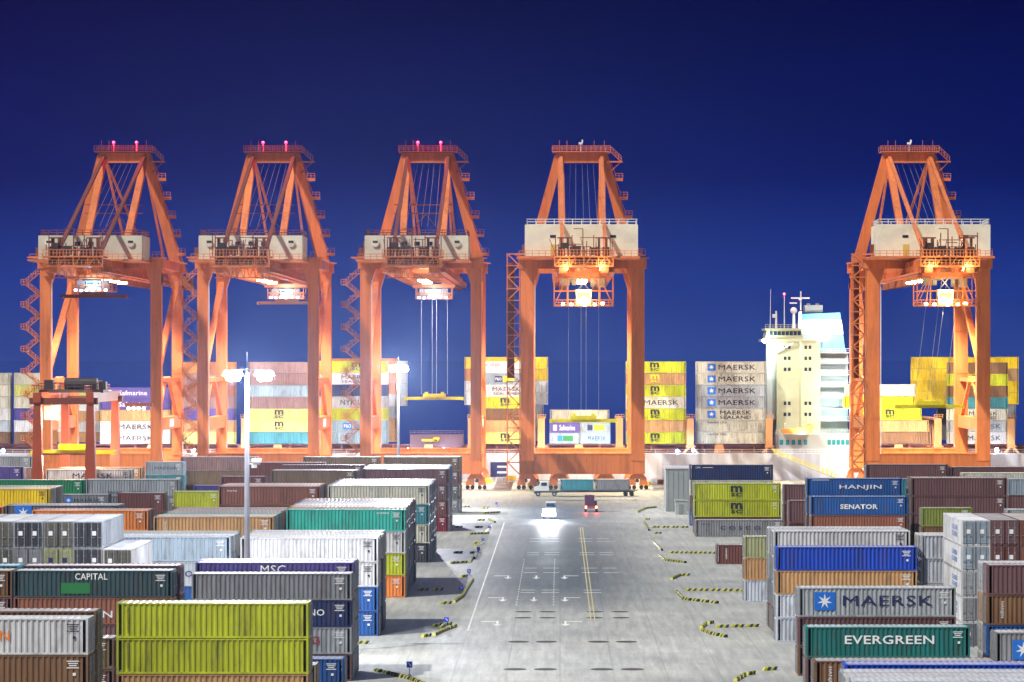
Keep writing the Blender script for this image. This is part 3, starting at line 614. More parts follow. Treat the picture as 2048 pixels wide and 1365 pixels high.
b = MB(); b.rail((xa, .3, 6.34), (xb, .3, 6.34), 1.0, 110, .04); b.build('deck_railing', WHITE, ship)
MB().box(((xa + xb) / 2, 26, 6.9), (xb - xa - 30, 40, 1.0)).build('hatch_coaming', COAM, ship)
b = MB()
for k in range(24): b.box((xa + 20 + k * (xb - xa - 40) / 23, 5.6, 7.5), (.5, .8, 2.2))
b.box(((xa + xb) / 2, 5.9, 8.35), (xb - xa - 30, .4, .35)); b.box(((xa + xb) / 2, 5.9, 7.5), (xb - xa - 30, .2, .2)); b.build('hatch_support', COAM, ship)
text('E', (sx(997.5), -.05, Zp(939.5, SHX)), 4.0, 3.6, INK_N, ship, bold=.05)
for px in (-60, 88, 350, 484, 632, 942, 1083, 1241, 1384, 1543, 1884, 2032):
    g = MB(); x = sx(px) * .995
    g.box((x - .1, 3.6, 11.2), (1.7, 1.0, 7.2)); g.bar((x - .4, 3.2, 7.8), (x - 1.7, 3.2, 6.36), .5); g.bar((x + .4, 3.2, 7.8), (x + 1.7, 3.2, 6.36), .5)
    g.rail((x - 1.0, 3.1, 14.8), (x + 1.0, 3.1, 14.8), 1, 3); g.box((x, 3.0, 8.0), (2.4, .2, .3)); g.box((x, 20, 14.6), (1.5, 32, .4))
    for yy in (12, 22, 32): g.box((x, yy, 11), (1.0, .6, 7.4))
    g.build('lashing_bridge', LASH, ship)
for px in (300, 553, 856, 1158, 1440, 1800):
    g = MB(); x = sx(px); g.prism([(x - 1.3, 6.36), (x + 1.3, 6.36), (x + .9, 8.5), (x - .9, 8.5)], 2.6, 3.6); g.build('deck_locker', LASH, ship)
for px, py, c in ((4, 902, 'b'), (150, 903, 'c'), (215, 903, 'c'), (302, 903, 'c'), (386, 902, 'c'), (460, 901, 'c'), (516, 901, 'c'), (598, 901, 'c'), (815, 900, 'c'), (887, 900, 'c'), (1117, 901, 'c'), (1200, 901, 'c'), (1355, 903, 'b'), (1387, 901, 'b'), (1765, 901, 'c'), (1843, 901, 'c'), (1995, 901, 'c')):
    g = MB(); x = sx(px); g.ball((x, 1.4, Zp(py, SHX)), .48); o = g.build('deck_light', L_BLUE if c == 'b' else L_COOL, ship)
    g = MB(); g.bar((x, 1.9, 6.34), (x, 1.9, Zp(py, SHX) - .2), .15); g.build('light_post', STEEL, ship)
    lamp('POINT', (x, .9, Zp(py, SHX)), 1800, (.6, .78, 1), o, size=.3)
g = MB(); x0_, x1_ = sx(818), sx(926); g.box(((x0_ + x1_) / 2, 6.2, 9.3), (x1_ - x0_, 3.5, 3.2)); g.rail((x0_, 4.5, 10.9), (x1_, 4.5, 10.9), .9, 12, .06); g.build('hatch_cover', mat('hatch_mauve', (.10, .05, .07), .5, 0, .4, .6), ship)
g = MB(); g.box(((sx(842) + sx(874)) / 2, 4.35, 9.5), (sx(874) - sx(842), .3, .5)); g.prism([(sx(862), 9.4), (sx(874), 9.2), (sx(878), 10.1), (sx(866), 10.1)], 4.2, 4.4); g.build('deck_gear', YEL, ship)
# superstructure, in local coordinates (x by pixel, y behind the hull side)
SS = 8.15
def ux(px): return X(px, SS)
def uz(py): return Zp(py, SS)
sup = MB(); sup.box(((ux(1553) + ux(1640)) / 2, 16, (uz(683) + 6.3) / 2), (ux(1640) - ux(1553), 14, uz(683) - 6.3)); sup.prism([(ux(1598), 8.96), (ux(1640), 8.96), (ux(1640), 8.4), (ux(1602), 8.4)], 6.4, uz(684), 'z')
so = sup.build('superstructure', SUPER, ship)
g = MB()
for py in (695, 717, 739, 807, 829):
    for px in (1570, 1578.5, 1611, 1619.5): g.box((ux(px), 8.96 if px < 1600 else 8.37, uz(py)), (.62, .06, .85))
g.build('window', WINDOW, so)
g = MB(); g.box(((ux(1640) + ux(1699)) / 2, 20, (uz(706) + 6.3) / 2), (ux(1699) - ux(1641), 14, uz(706) - 6.3))
for py in (706, 726, 750, 773, 795, 818, 842): g.box(((ux(1640) + ux(1700)) / 2, 12, uz(py)), (ux(1700) - ux(1640), 3.4, .25))
dk = g.build('accommodation_block', SUPW, ship)
g = MB()
for py in (706, 726, 750, 773, 795, 842): g.rail((ux(1641), 10.4, uz(py)), (ux(1700), 10.4, uz(py)), 1.0, 8, .04)
g.build('railing', WHITE, dk)
g = MB(); g.box(((ux(1549) + ux(1702)) / 2, 9, (uz(868) + 6.34) / 2), (ux(1702) - ux(1549), 9, uz(868) - 6.34)); bs = g.build('deckhouse', SUPW, ship)
g = MB()
for px in (1560, 1572, 1584, 1596, 1608, 1655, 1664, 1673, 1682, 1691): g.box((ux(px), 4.46, uz(884)), (.8, .08, 1.2))
g.build('window', mat('window_teal', (.02, .25, .28), .2), bs)
g = MB(); g.rail((ux(1549), 4.6, uz(868)), (ux(1702), 4.6, uz(868)), 1.0, 20, .05); g.rail((ux(1549), 1.0, 6.34), (ux(1702), 1.0, 6.34), 1.1, 20, .05); g.build('railing', WHITE, bs)
g = MB(); g.box((ux(1543), 12, (uz(683) + uz(840)) / 2), (2.2, 4, uz(683) - uz(840))); g.build('bridge_support', SUPW, ship)
br = MB(); br.box((ux(1586), 14, uz(681)), (ux(1655) - ux(1530), 12, .6)); br.prism([(ux(1531), uz(679)), (ux(1534), uz(661)), (ux(1602), uz(661)), (ux(1608), uz(679))], 8.5, 20)
br.box((ux(1568), 14, uz(659)), (ux(1606) - ux(1529), 13, .5)); bo = br.build('bridge', SUPER, ship)
g = MB()
for k in range(8): g.box((ux(1542 + k * 8), 8.46, uz(667)), (.78, .08, 1.0))
g.build('window', WINDOW, bo)
g = MB(); g.rail((ux(1530), 8, uz(658)), (ux(1606), 8, uz(658)), 1.0, 10, .05); g.rail((ux(1606), 8, uz(681)), (ux(1655), 8, uz(681)), 1.0, 6, .05); g.build('railing', SUPER, bo)
g = MB(); g.tube((ux(1542), 12, uz(658)), (ux(1543), 12, uz(578)), .10, .05); g.tube((ux(1571), 13, uz(658)), (ux(1571), 13, uz(592)), .13, .08); g.tube((ux(1554), 12, uz(658)), (ux(1554), 12, uz(622)), .3, .2)
g.box((ux(1551), 12, uz(632)), (1.1, .8, .9)); g.tube((ux(1590), 13, uz(658)), (ux(1590), 13, uz(626)), .4, .3); g.box((ux(1604), 13, uz(640)), (.5, .5, 4.4)); g.box((ux(1604), 13, uz(601)), (.3, .3, 4.6)); g.box((ux(1602), 13, uz(640)), (.6, .6, 4))
g.bar((ux(1552), 8.8, uz(706)), (ux(1586), 8.5, uz(686)), .25)
g.build('mast', WHITE, ship)
g = MB(); g.box((ux(1603), 13, uz(596)), (4.6, .3, .35)); g.box((ux(1603), 13, uz(598)), (.7, .7, .6)); g.box((ux(1589), 13, uz(606)), (1.8, .3, .3)); g.build('radar', WHITE, ship)
g = MB(); g.ball((ux(1590), 13, uz(621)), .85, 14); g.build('radar_dome', WHITE, ship)
g = MB(); g.ball((ux(1571), 13, uz(588)), .3); o = g.build('mast_light', L_RED, ship); lamp('POINT', (ux(1571), 12.4, uz(588)), 260, (1, .02, .12), o, size=.2)
FUN = mat('funnel_blue', (.12, .38, .55), .4, 0, .2, .3)
g = MB(); g.prism([(ux(1606), uz(706)), (ux(1606), uz(628)), (ux(1684), uz(625)), (ux(1695), uz(706))], 14, 24); fo = g.build('funnel', FUN, ship)
g = MB(); g.prism([(ux(1605.5), uz(668)), (ux(1605.5), uz(640)), (ux(1686.4), uz(640)), (ux(1690.4), uz(668))], 13.94, 24.06); g.build('funnel_band', WHITE, fo)
g = MB(); g.box(((ux(1614) + ux(1650)) / 2, 18, uz(617)), (ux(1650) - ux(1614), 5, 1.8)); g.tube((ux(1622), 17, uz(617)), (ux(1622), 17, uz(606)), .5); g.tube((ux(1640), 17, uz(617)), (ux(1640), 17, uz(606)), .5); g.build('exhaust_pipe', mat('exhaust_grey', (.18, .18, .17), .6), fo)
lamp('SPOT', (ux(1648), 5, uz(668)), 9000, (.7, .88, 1), ship, aim=(0, 1, .12), cone=95)
g = MB(); pts = [(ux(1558), uz(858)), (ux(1561), uz(866)), (ux(1616), uz(867)), (ux(1622), uz(852)), (ux(1619), uz(847)), (ux(1600), uz(854))]
g.prism(pts, 1.6, 4.0); lb = g.build('lifeboat', mat('lifeboat_orange', (.75, .26, .04), .4, 0, .2, 1), ship)
g = MB(); g.bar((ux(1566), 3.6, uz(868)), (ux(1566), 2.6, uz(846)), .25); g.bar((ux(1612), 3.6, uz(868)), (ux(1612), 2.6, uz(840)), .25); g.build('davit', WHITE, lb)
g = MB(); g.ball((ux(1529), 8.2, uz(683)), .4); o = g.build('bridge_wing_light', L_COOL, ship); lamp('POINT', (ux(1528), 7.3, uz(684)), 5000, (.75, 1, .85), o, size=.35)
lamp('SPOT', (ux(1600), -1, uz(875)), 3500, (.85, 1, .9), ship, aim=(0, .55, .9), cone=110, name='flood_light')
lamp('POINT', (ux(1672), 6, uz(820)), 2200, (.7, 1, .95), ship, name='flood_light'); lamp('POINT', (ux(1672), 6, uz(760)), 1500, (.8, 1, 1), ship, name='flood_light')
# gangway from the deck down to the quay
gw = thing('gangway', 'long sloping ship gangway from the deck to the quay left of the fifth crane', 'gangway', (0, 724, 0))
b = MB(); p, q = (sx(1548), 2.0, 6.4), (sx(1668), -2, .6); b.bar(p, q, 1.4, .25); b.build('ramp', mat('gangway_metal', (.45, .45, .35), .5, .3), gw)
b = MB(); b.rail((p[0], 1.3, p[2]), (q[0], -2.7, q[2]), 1.1, 14, .06); b.rail((p[0], 2.7, p[2]), (q[0], -1.3, q[2]), 1.1, 14, .06); b.build('railing', YEL, gw)

# ship containers
ZB = 8.62
def B(desc, px, side, typ, ytop, tiers, s=8.2, edges=None, zb=ZB):
    Y = F / s; T = Zp(ytop, s) - zb; n = len(tiers); h = T / n; L = CL[typ]
    for k, tr in enumerate(tiers):
        if isinstance(tr, str): tr = (tr, '', ())
        p = edges[k] if edges else px
        x0 = X(p, s) if side == 'L' else X(p, s) - L
        lab = f"{COL[tr[0]][1]} container {tr[1]}{', ' if not tr[1] else ' '}{tierword(k, n)} {desc}".replace('  ', ' ').replace(' ,', ',')
        let = []
        for q in tr[2]:
            if q[0] == 'T': body, a, b_, ink = q[1:5]; zc = q[5] if len(q) > 5 else .5; hh = q[6] if len(q) > 6 else .42; c = x0 + L / 2; let.append(('t', body, (X(a, s) + X(b_, s)) / 2 - c, h * zc, (b_ - a) / s, h * hh, ink, .005))
            elif q[0] == 'M': let.append(('msc', X(q[1], s) - x0 - L / 2, h * .5, 1.9, q[2]))
            elif q[0] == 'ST': let.append(('star', X(q[1], s) - x0 - L / 2, h * .5, .85))
            elif q[0] == 'RC': let.append(('rect', X(q[1], s) - x0 - L / 2, h * .5, q[2] / s, h * .5, q[3]))
        container(lab, tr[0], typ, (x0 + L / 2, Y + CW / 2, zb + (n - 1 - k) * h), h - .03, 0, None, GS, letters=let, roof=paint(tr[0]))
def Mk(a, b, ink='k'): return ('T', 'MAERSK', a, b, ink)
B('the ship stack at the left edge', 20, 'R', 45, 746, ['cream', 'cream', 'cream', 'white', 'lgrey', 'brown'])
B('the ship stack left of the first crane', 28, 'L', 20, 746, ['cream', 'paleyellow', 'cream', 'purple', 'white', 'brown'])
B('the tall ship stack behind the yard crane', 201, 'R', 40, 761, ['tan', 'paleyellow', 'white', 'tan', 'white', 'tan'], s=8.05)
B('the ship stack between the first crane legs', 200, 'L', 45, 775, [('purple', 'reading Safmarine', [('T', 'Safmarine', 238, 294, 'w'), ('RC', 217, 12, 'w')]), ('purple', 'reading Safmarine', [('T', 'Safmarine', 238, 294, 'w')]), 'tan', ('white', 'reading MAERSK', [Mk(237, 306)]), ('white', 'reading MAERSK', [Mk(237, 306)])])
B('the ship stack between the first two cranes', 471, 'R', 40, 724, ['rust', 'mauve', 'redbrown', 'mauve', 'purple', 'tan', 'paleyellow'])
B('the ship stack inside crane two', 497, 'L', 45, 724, ['mauve', 'mauve', 'lblue', 'mauve', ('paleyellow', 'with MSC logo', [('M', 558, 'k')]), ('paleyellow', 'with MSC logo', [('M', 558, 'k')]), 'tealblue'])
B('the stack between cranes two and three', 776, 'R', 45, 722, [('lime', 'with MSC logo', [('M', 712, 'k')]), ('whiteblue', 'reading MAERSK SEALAND', [('T', 'MAERSK', 683, 740, 'k', .62, .34), ('T', 'SEALAND', 683, 740, 'k', .25, .2)]), 'navy', ('lgrey', 'reading NYK LINE', [('T', 'NYK LINE', 681, 745, 'k')]), 'lime', ('lblue', 'reading P&O', [('RC', 695, 18, 'b'), ('T', 'P&O', 688, 702, 'w', .5, .3)]), 'lblue'])
B('the rear ship stack beside the third crane leg', 793, 'R', 45, 717, ['orange', 'orange', 'rust', 'white', 'lgrey', 'tan', 'tan'], s=8.0)
B('the outer rear ship stack with pale ends', 814, 'R', 45, 722, ['white', 'white', 'whiteblue', 'white', 'grey', 'grey', 'grey'], s=7.85, edges=[814] * 4 + [795] * 3)
B('the stack between cranes three and four', 950, 'L', 40, 723, [('white', 'with small red text', [('T', 'HAMBURG SUD', 960, 1000, 'r', .7, .2)]), ('skygrey', 'reading P&O', [('RC', 997, 15, 'n'), ('RC', 1017, 22, 'y'), ('T', 'P&O', 991, 1003, 'w', .5, .25)]), ('white', 'reading MAERSK SEALAND', [('T', 'MAERSK', 985, 1040, 'k', .64, .34), ('T', 'SEALAND', 987, 1038, 'k', .25, .22)]), ('lime', 'with MSC logo', [('M', 1010, 'k')]), 'brown', 'tan', ('paleyellow', 'with MSC logo', [('M', 1010, 'k')])])
B('the rear ship stack left of crane four', 929, 'L', 45, 714, ['yellow', 'rust', 'white', 'white', 'grey', 'grey', 'grey'], s=7.95, edges=[929] * 4 + [951] * 3)
B('the rear ship stack inside crane four', 1096, 'R', 45, 714, ['yellow', 'yellow', 'white', 'white', 'grey', 'grey', 'grey'], s=7.88, edges=[1096] * 4 + [1072] * 3)
B('the left low ship pile under crane four', 1099, 'L', 20, 845, [('purple', 'reading Safmarine', [('T', 'Safmarine', 1119, 1150, 'w', .5, .5), ('RC', 1110, 7, 'w')]), ('skygrey', 'with green panel', [('RC', 1120, 10, 'b'), ('RC', 1136, 20, 'g')])])
B('the right low ship pile under crane four', 1161, 'L', 20, 845, [('skygrey', 'with yellow panel', [('RC', 1180, 10, 'n'), ('RC', 1198, 22, 'y')]), ('lblue', 'reading MAERSK', [Mk(1176, 1212, 'n'), ('RC', 1170, 6, 'w')])])
B('the rear low stack under the fourth crane', 1100, 'L', 40, 820, ['cream', 'grey', 'lgrey'], s=8.1)
B('the ship stack right of crane four', 1252, 'L', 40, 723, [('lime', 'with MSC logo', [('M', 1309, 'k')]), ('tan', 'with MSC logo', [('M', 1310, 'y')]), ('lime', 'with MSC logo', [('M', 1310, 'k')]), ('cream', 'reading MAERSK', [('T', 'MAERSK', 1288, 1357, 'k')]), ('lime', 'with MSC logo', [('M', 1310, 'k')]), 'tan', ('lime', 'with MSC logo', [('M', 1310, 'k')])])
ms = lambda: ('lgrey', 'reading MAERSK', [('ST', 1423), ('T', 'MAERSK', 1437, 1511, 'k')])
B('the ship stack beside the bridge tower', 1392, 'L', 45, 723, [('cream',) + ms()[1:], ('cream',) + ms()[1:], ms(), ms(), ('cream', 'reading MAERSK SEALAND', [('ST', 1423), ('T', 'MAERSK', 1440, 1502, 'k', .65, .34), ('T', 'SEALAND', 1440, 1502, 'k', .25, .26)]), ('cream', 'with small text', [('T', 'MAERSK LINE', 1414, 1454, 'k', .8, .14)]), ('cream', 'with small text', [('T', 'MAERSK LINE', 1414, 1454, 'k', .8, .14)])])
B('the stepped ship stack inside crane five', 0, 'R', 45, 769, ['cream', 'yellow', ('lime', 'with MSC logo', [('M', 1780, 'k')]), 'tan', 'brown'], edges=[1832, 1829, 1843, 1857, 1860])
B('the right ship stack behind crane five', 1896, 'L', 40, 725, ['brown', ('lime', 'with MSC logo', [('M', 1953, 'k')]), 'brown', 'tealblue', ('cream', 'reading MAERSK SEALAND', [('T', 'MAERSK', 1938, 1995, 'k', .62, .34), ('T', 'SEALAND', 1940, 1993, 'k', .25, .26)]), ('lgrey', 'reading MAERSK', [('T', 'MAERSK', 1935, 2002, 'k')]), ('white', 'reading MAERSK', [('T', 'MAERSK', 1935, 2002, 'k')])])
B('the rear yellow ship stack inside crane five', 1824, 'L', 45, 714, ['yellow', 'yellow', 'yellow', 'yellow', 'grey', 'grey', 'grey'], s=7.95, edges=[1824] * 4 + [1896] * 3)
B('the rear yellow ship stack at the far right', 2037, 'R', 45, 714, ['yellow', 'tan', 'yellow', 'yellow', 'grey', 'grey', 'grey'], s=7.86, edges=[2037] * 4 + [2010] * 3)

# ------------------------------------------------------------------ quay cranes
HW, GA = 12.4, 37.0
def quay_crane(px, label, late, trolley_y, spread, cold, lights):
    """origin: middle between the landside legs; +y towards the sea. late = the taller machinery house with a railing"""
    x = X(px, 8.9)
    t = thing('quay_crane', label, 'crane', (x, 674, 0), 0, 'ship to shore gantry cranes along the quay')
    P = lambda nm, mb, m=CRANE, par=None: mb.build(nm, m, par or t)
    lw = 2.4 if not late else 3.0
    for sx_ in (-1, 1):
        for y in (0, GA):
            g = MB(); g.bar((sx_ * HW, y, 6.5), (sx_ * HW, y, 48.5), lw, 2.6)
            g.prism([(sx_ * HW - lw / 2, 46), (sx_ * HW + lw / 2, 46), (sx_ * (HW) + (lw / 2 if sx_ > 0 else lw / 2 + 1.1), 49.6), (sx_ * HW - (lw / 2 if sx_ < 0 else lw / 2 + 1.1), 49.6)], y - 1.25, y + 1.25)
            for z in (16, 26, 36): g.box((sx_ * HW, y, z), (lw + .12, 2.72, .25))
            P('leg', g)
    for y in (0, GA):
        g = MB(); g.box((0, y, 5.7), (2 * HW + lw + .2, 2.3, 4.4)); g.box((0, y, 8.05), (2 * HW - 1, 2.5, .3)); P('sill_beam', g)
        g = MB(); g.box((0, y, 50.9), (2 * HW + lw + 1.0, 3.0, 2.6)); g.box((0, y - 1.7, 51.9), (2 * HW + 5, .5, .3)); P('portal_beam', g)
        for k, bx in enumerate((-HW, -HW * .42, HW * .42, HW)):
            g = MB(); g.prism([(bx - 2.1, 2.4), (bx + 2.1, 2.4), (bx + 1.2, 3.5), (bx - 1.2, 3.5)], y - .6, y + .6)
            g.prism([(bx - 2.4, 1.0), (bx - .3, 1.0), (bx - .7, 2.4), (bx - 1.9, 2.4)], y - .5, y + .5); g.prism([(bx + .3, 1.0), (bx + 2.4, 1.0), (bx + 1.9, 2.4), (bx + .7, 2.4)], y - .5, y + .5)
            bo_ = P('bogie', g)
            g = MB()
            for q in (-1.9, -.8, .8, 1.9): g.tube((bx + q, y - .3, .5), (bx + q, y + .3, .5), .48, n=12)
            P('wheel', g, DARK, bo_)
    for sx_ in (-1, 1):
        g = MB(); g.box((sx_ * HW, GA / 2, 14.6), (1.8, GA - 2.6, 2.8)); P('side_beam', g)
        g = MB(); g.bar((sx_ * HW, GA - 1, 47), (sx_ * HW, 3, 27), 1.3); g.bar((sx_ * HW, GA - 2, 16), (sx_ * HW, GA * .55, 25), .8); g.bar((sx_ * HW, 2, 16), (sx_ * HW, GA * .42, 25), .8)
        g.box((sx_ * HW, GA / 2, 24.5), (.9, GA - 2.6, .9)); P('side_brace', g)
        g = MB(); g.box((sx_ * HW, GA / 2, 51), (1.6, GA - 3, 2.0)); P('top_side_beam', g)
    g = MB(); g.box((-HW - .95, -1.35, 14.6), (4.6, .12, 2.0)) if False else g.box((HW + 1.0, GA * .5, 14.6), (.12, 7, 1.8)); P('sign_board', g, WHITE)
    # girders and boom
    for sx_ in (-1, 1):
        g = MB(); g.bar((sx_ * 4.4, -38, 49.2), (sx_ * 4.4, 128, 49.2), 1.7, 3.2)
        for y in range(-36, 128, 8): g.box((sx_ * 4.4, y, 49.2), (1.85, .3, 3.3))
        P('boom_girder', g)
    for y in range(-38, 129, 15): g = MB(); g.box((0, y, 50.2), (7.1, .8, 1.0)); P('girder_tie', g)
    g = MB()
    for sx_ in (-1, 1):
        g.box((sx_ * 6.1, 40, 47.9), (1.4, 150, .12)); g.rail((sx_ * 6.7, -36, 47.95), (sx_ * 6.7, 114, 47.95), 1.1, 50, .05)
        for y in range(-36, 112, 6): g.bar((sx_ * 6.1, y, 47.9), (sx_ * 5.2, y, 49.8), .15)
    P('walkway', g)
    # A-frame
    ay, az = GA - 1, 77.5
    for sx_ in (-1, 1):
        g = MB(); g.bar((sx_ * 5.3, ay, az), (sx_ * (HW - .3), GA, 51.5), 2.0, 1.8, 2.5, 2.2); P('a_frame_leg', g)
        g = MB(); g.bar((sx_ * 4.9, ay, az - .5), (sx_ * 4.5, 3, 52), 1.5, 1.3); P('back_leg', g)
        g = MB(); g.bar((sx_ * 4.8, ay, az), (sx_ * 4.6, -34, 51.2), .8, .6); P('backstay', g, CRANED if not late else CRANE)
        for yy in (78, 122):
            g = MB(); g.bar((sx_ * 4.6, ay + .5, az - 1), (sx_ * 4.4, yy, 51), .55, .5); P('forestay', g)
    g = MB(); g.box((0, ay, az - .6), (11.8, 2.4, 2.3)); P('apex_beam', g)
    g = MB(); g.box((0, ay, az + .75), (13.8, 4.6, .25)); g.rail((-6.9, ay - 2.3, az + .9), (6.9, ay - 2.3, az + .9), 1.2, 12, .06); g.rail((-6.9, ay + 2.3, az + .9), (6.9, ay + 2.3, az + .9), 1.2, 12, .06)
    g.box((7.9, ay - 1, az - 1.6), (3.6, 1.6, .3)); g.bar((6.9, ay - 1, az + .8), (9.2, ay - 1, az - 1.4), .9, .2); g.rail((6.9, ay - 1.6, az + .8), (9.4, ay - 1.6, az - 1.5), 1.2, 4, .06); g.bar((9.2, ay - 1, az - 1.7), (6.6, ay - 1, az - 4.2), .25)
    for q in (-5.2, -3.4, 3.0, 5.4): g.bar((q, ay - 2, az + .9), (q, ay - 2, az + 3.4), .09)
    P('apex_platform', g, CRANE if late else CRANED)
    if not late:
        for q in (-2.3, 3.1):
            g = MB(); g.bar((q, ay - 2, az + .9), (q, ay - 2, az + 2.6), .12); g.ball((q, ay - 2, az + 2.9), .33); o = P('beacon', g, L_RED)
            lamp('POINT', (q, ay - 2.9, az + 2.9), 420, (1, .002, .04), o, size=.25)
    else:
        g = MB(); g.bar((-.2, ay - 2, az + .9), (-.2, ay - 2, az + 2.6), .2); g.box((-.2, ay - 2, az + 2.7), (.9, .5, .5)); g.box((.2, ay - 2, az + 3.2), (.35, .3, .7)); P('wind_sensor', g, WHITE)
    # tie bars half way up the back legs
    if not late:
        g = MB(); g.bar((-7.4, 24, 65.2), (6, 24, 65.2), .25); g.bar((-7.4, 24, 63.2), (6, 24, 63.2), .25); g.bar((0, 24, 63), (5, 24, 57), .2); g.bar((0, 24, 63), (-5, 24, 57), .2); P('tie_bar', g, CRANED)
    # small landings up the right A-frame leg
    for k in range(5):
        f = .22 + k * .17; zx = az + (51.5 - az) * f; xx = 5.3 + (HW - 5.6) * f
        g = MB(); g.box((xx + 1.9, ay, zx), (2.2, 1.6, .7)); g.rail((xx + 1.2, ay - .8, zx + .3), (xx + 3, ay - .8, zx + .3), 1.1, 2, .06); g.bar((xx + 1.4, ay, zx + 1), (xx + .2, ay, zx + 4), .5, .15); P('landing', g)
    # machinery house
    hz0, hz1 = (51.3, 56.5) if not late else (52.0, 58.9)
    g = MB(); g.box((-.35, -7.5, (hz0 + hz1) / 2), (24.9 if late else 22.8, 13, hz1 - hz0)); ho = P('machinery_house', g, HOUSE)
    hw2 = 12.4 if late else 11.4; fy = -14.0
    g = MB(); g.rail((-hw2, fy + .1, hz1), (hw2 - .5, fy + .1, hz1), 1.2, 12, .07); g.rail((-hw2, -1.2, hz1), (hw2 - .5, -1.2, hz1), 1.2, 12, .07); g.rail((-hw2, fy + .1, hz1), (-hw2, -1.2, hz1), 1.2, 6, .07); g.rail((hw2 - .5, fy + .1, hz1), (hw2 - .5, -1.2, hz1), 1.2, 6, .07); g.build('roof_railing', WHITE if late else CRANED, ho)
    if not late:
        for q in (-9.4, 8.6):
            g = MB(); g.tube((q, fy - .35, hz1 - 1.7), (q, fy + .05, hz1 - 1.7), .8, n=16); v = g.build('vent_hood', HOUSE, ho)
            g = MB(); g.box((q, fy - .37, hz1 - 1.4), (1.1, .05, .5)); g.build('vent_grille', DARK, v)
        for q in (-3.1, -.2, 2.6): g = MB(); g.box((q, fy - .03, hz1 - 1.8), (1.2, .08, .9)); g.build('window', WINDOW, ho)
    else:
        for q in (-6.6, 6.6): g = MB(); g.box((q, fy - .03, hz1 - 2.6), (1.3, .08, .6)); g.build('window', WINDOW, ho)
    g = MB(); g.box((-6.5, fy - .06, hz0 + 1.35), (1.3, .12, 2.4)); g.build('door', mat('door_yellow', (.6, .45, .12), .5), ho)
    g = MB(); g.box((-1, -9, hz0 - .35), (27 if late else 25, 18, .35)); g.rail((-14 if late else -13, -17.6, hz0 - .1), (12, -17.6, hz0 - .1), 1.1, 18, .06)
    g.box((-13.6, -6, hz0 + .6), (3.2, 5, .25)); g.box((13.0, -2, hz0 + .6), (2.2, 4, .25)); g.rail((12, -4, hz0 + .8), (14, -4, hz0 + .8), 1.1, 2); P('house_platform', g)
    g = MB()
    for k in range(3): g.box((-13.1 + k * .9, -6, hz0 + 1.7 + k * .7), (.8, 2.6, 2.2 + k * 1.3))
    P('cable_reel_tower', g, CRANED)
    # boom rear end: sheaves, frames and small machinery on the girder tail
    ty = -36; rr = random.Random(int(px))
    g = MB(); g.box((0, ty, 51.0), (12.8, 6, .3)); g.box((0, ty, 49.0), (12.4, 6, .25))
    for yy in (-3, 3): g.rail((-6.4, ty + yy, 51.1), (6.4, ty + yy, 51.1), 1.4, 18, .06); g.rail((-6.2, ty + yy, 49.1), (6.2, ty + yy, 49.1), 1.2, 14, .06)
    for q in (-6.2, -3.1, 0, 3.1, 6.2): g.bar((q, ty - 3, 48.9), (q, ty - 3, 51.0), .2); g.bar((q, ty - 3, 48.9), (q + (1.5 if q < 6 else -1.5), ty - 3, 51.0), .14)
    P('tail_platform', g)
    g = MB()
    for q in (-4.8, -3.4, 3.2, 4.8): g.box((q, ty, 53.0), (.5, 1.8, 4.0)); g.bar((q - .8, ty, 55.1), (q + .8, ty, 55.1), .28)
    for q in (-6.0, -5.4, -2.5, -1.8, -.2, .6, 2.1, 2.6, 5.6, 6.0): g.bar((q, ty - 1.4, 51.1), (q, ty - 1.4, rr.uniform(53.4, 56.2)), .2)
    for k in range(7): z_ = rr.uniform(52, 55.6); a_ = rr.uniform(-6, 3); g.bar((a_, ty - 1.4, z_), (a_ + rr.uniform(2, 4.5), ty - 1.4, z_), .16)
    for k in range(5): a_ = rr.uniform(-6, 5); g.bar((a_, ty - 1.4, 51.2), (a_ + rr.uniform(-1.5, 1.5), ty - 1.4, 54.8), .13)
    g.bar((-.2, ty - 1, 57), (-2.2, ty - 1, 57), .16); g.bar((-.2, ty - 1, 57), (-.2, ty - 1, 51), .22)
    P('sheave_frame', g, CRANED)
    g = MB()
    for q in (-5.2, -4.2, -2.8, -1.4, 0, 1.4, 2.8, 4.2, 5.2): g.tube((q - .22, ty - .8, 52.2), (q + .22, ty - .8, 52.2), .95, n=12)
    g.box((0, ty - .2, 50.1), (10.8, 4.4, 1.3)); g.box((-1.5, ty - 1.2, 52.4), (1.8, 1, 1.9)); g.box((2.2, ty - 1.2, 52.2), (1.3, 1, 1.6)); g.box((-4.0, ty - 1.4, 53.4), (1.2, 1, 1.2)); P('sheave', g, DARK)
    g = MB()
    for k in range(9): q = -6 + k * 1.36; g.bar((q, ty + 3, 49), (q + .68, ty + 3, 46.7), .13); g.bar((q + .68, ty + 3, 46.7), (q + 1.36, ty + 3, 49), .13)
    g.bar((-6, ty + 3, 46.7), (6.4, ty + 3, 46.7), .2); P('truss', g)
    # stair tower on the left leg
    g = MB(); k = 0; z = 3.5
    sxx = -HW - lw / 2
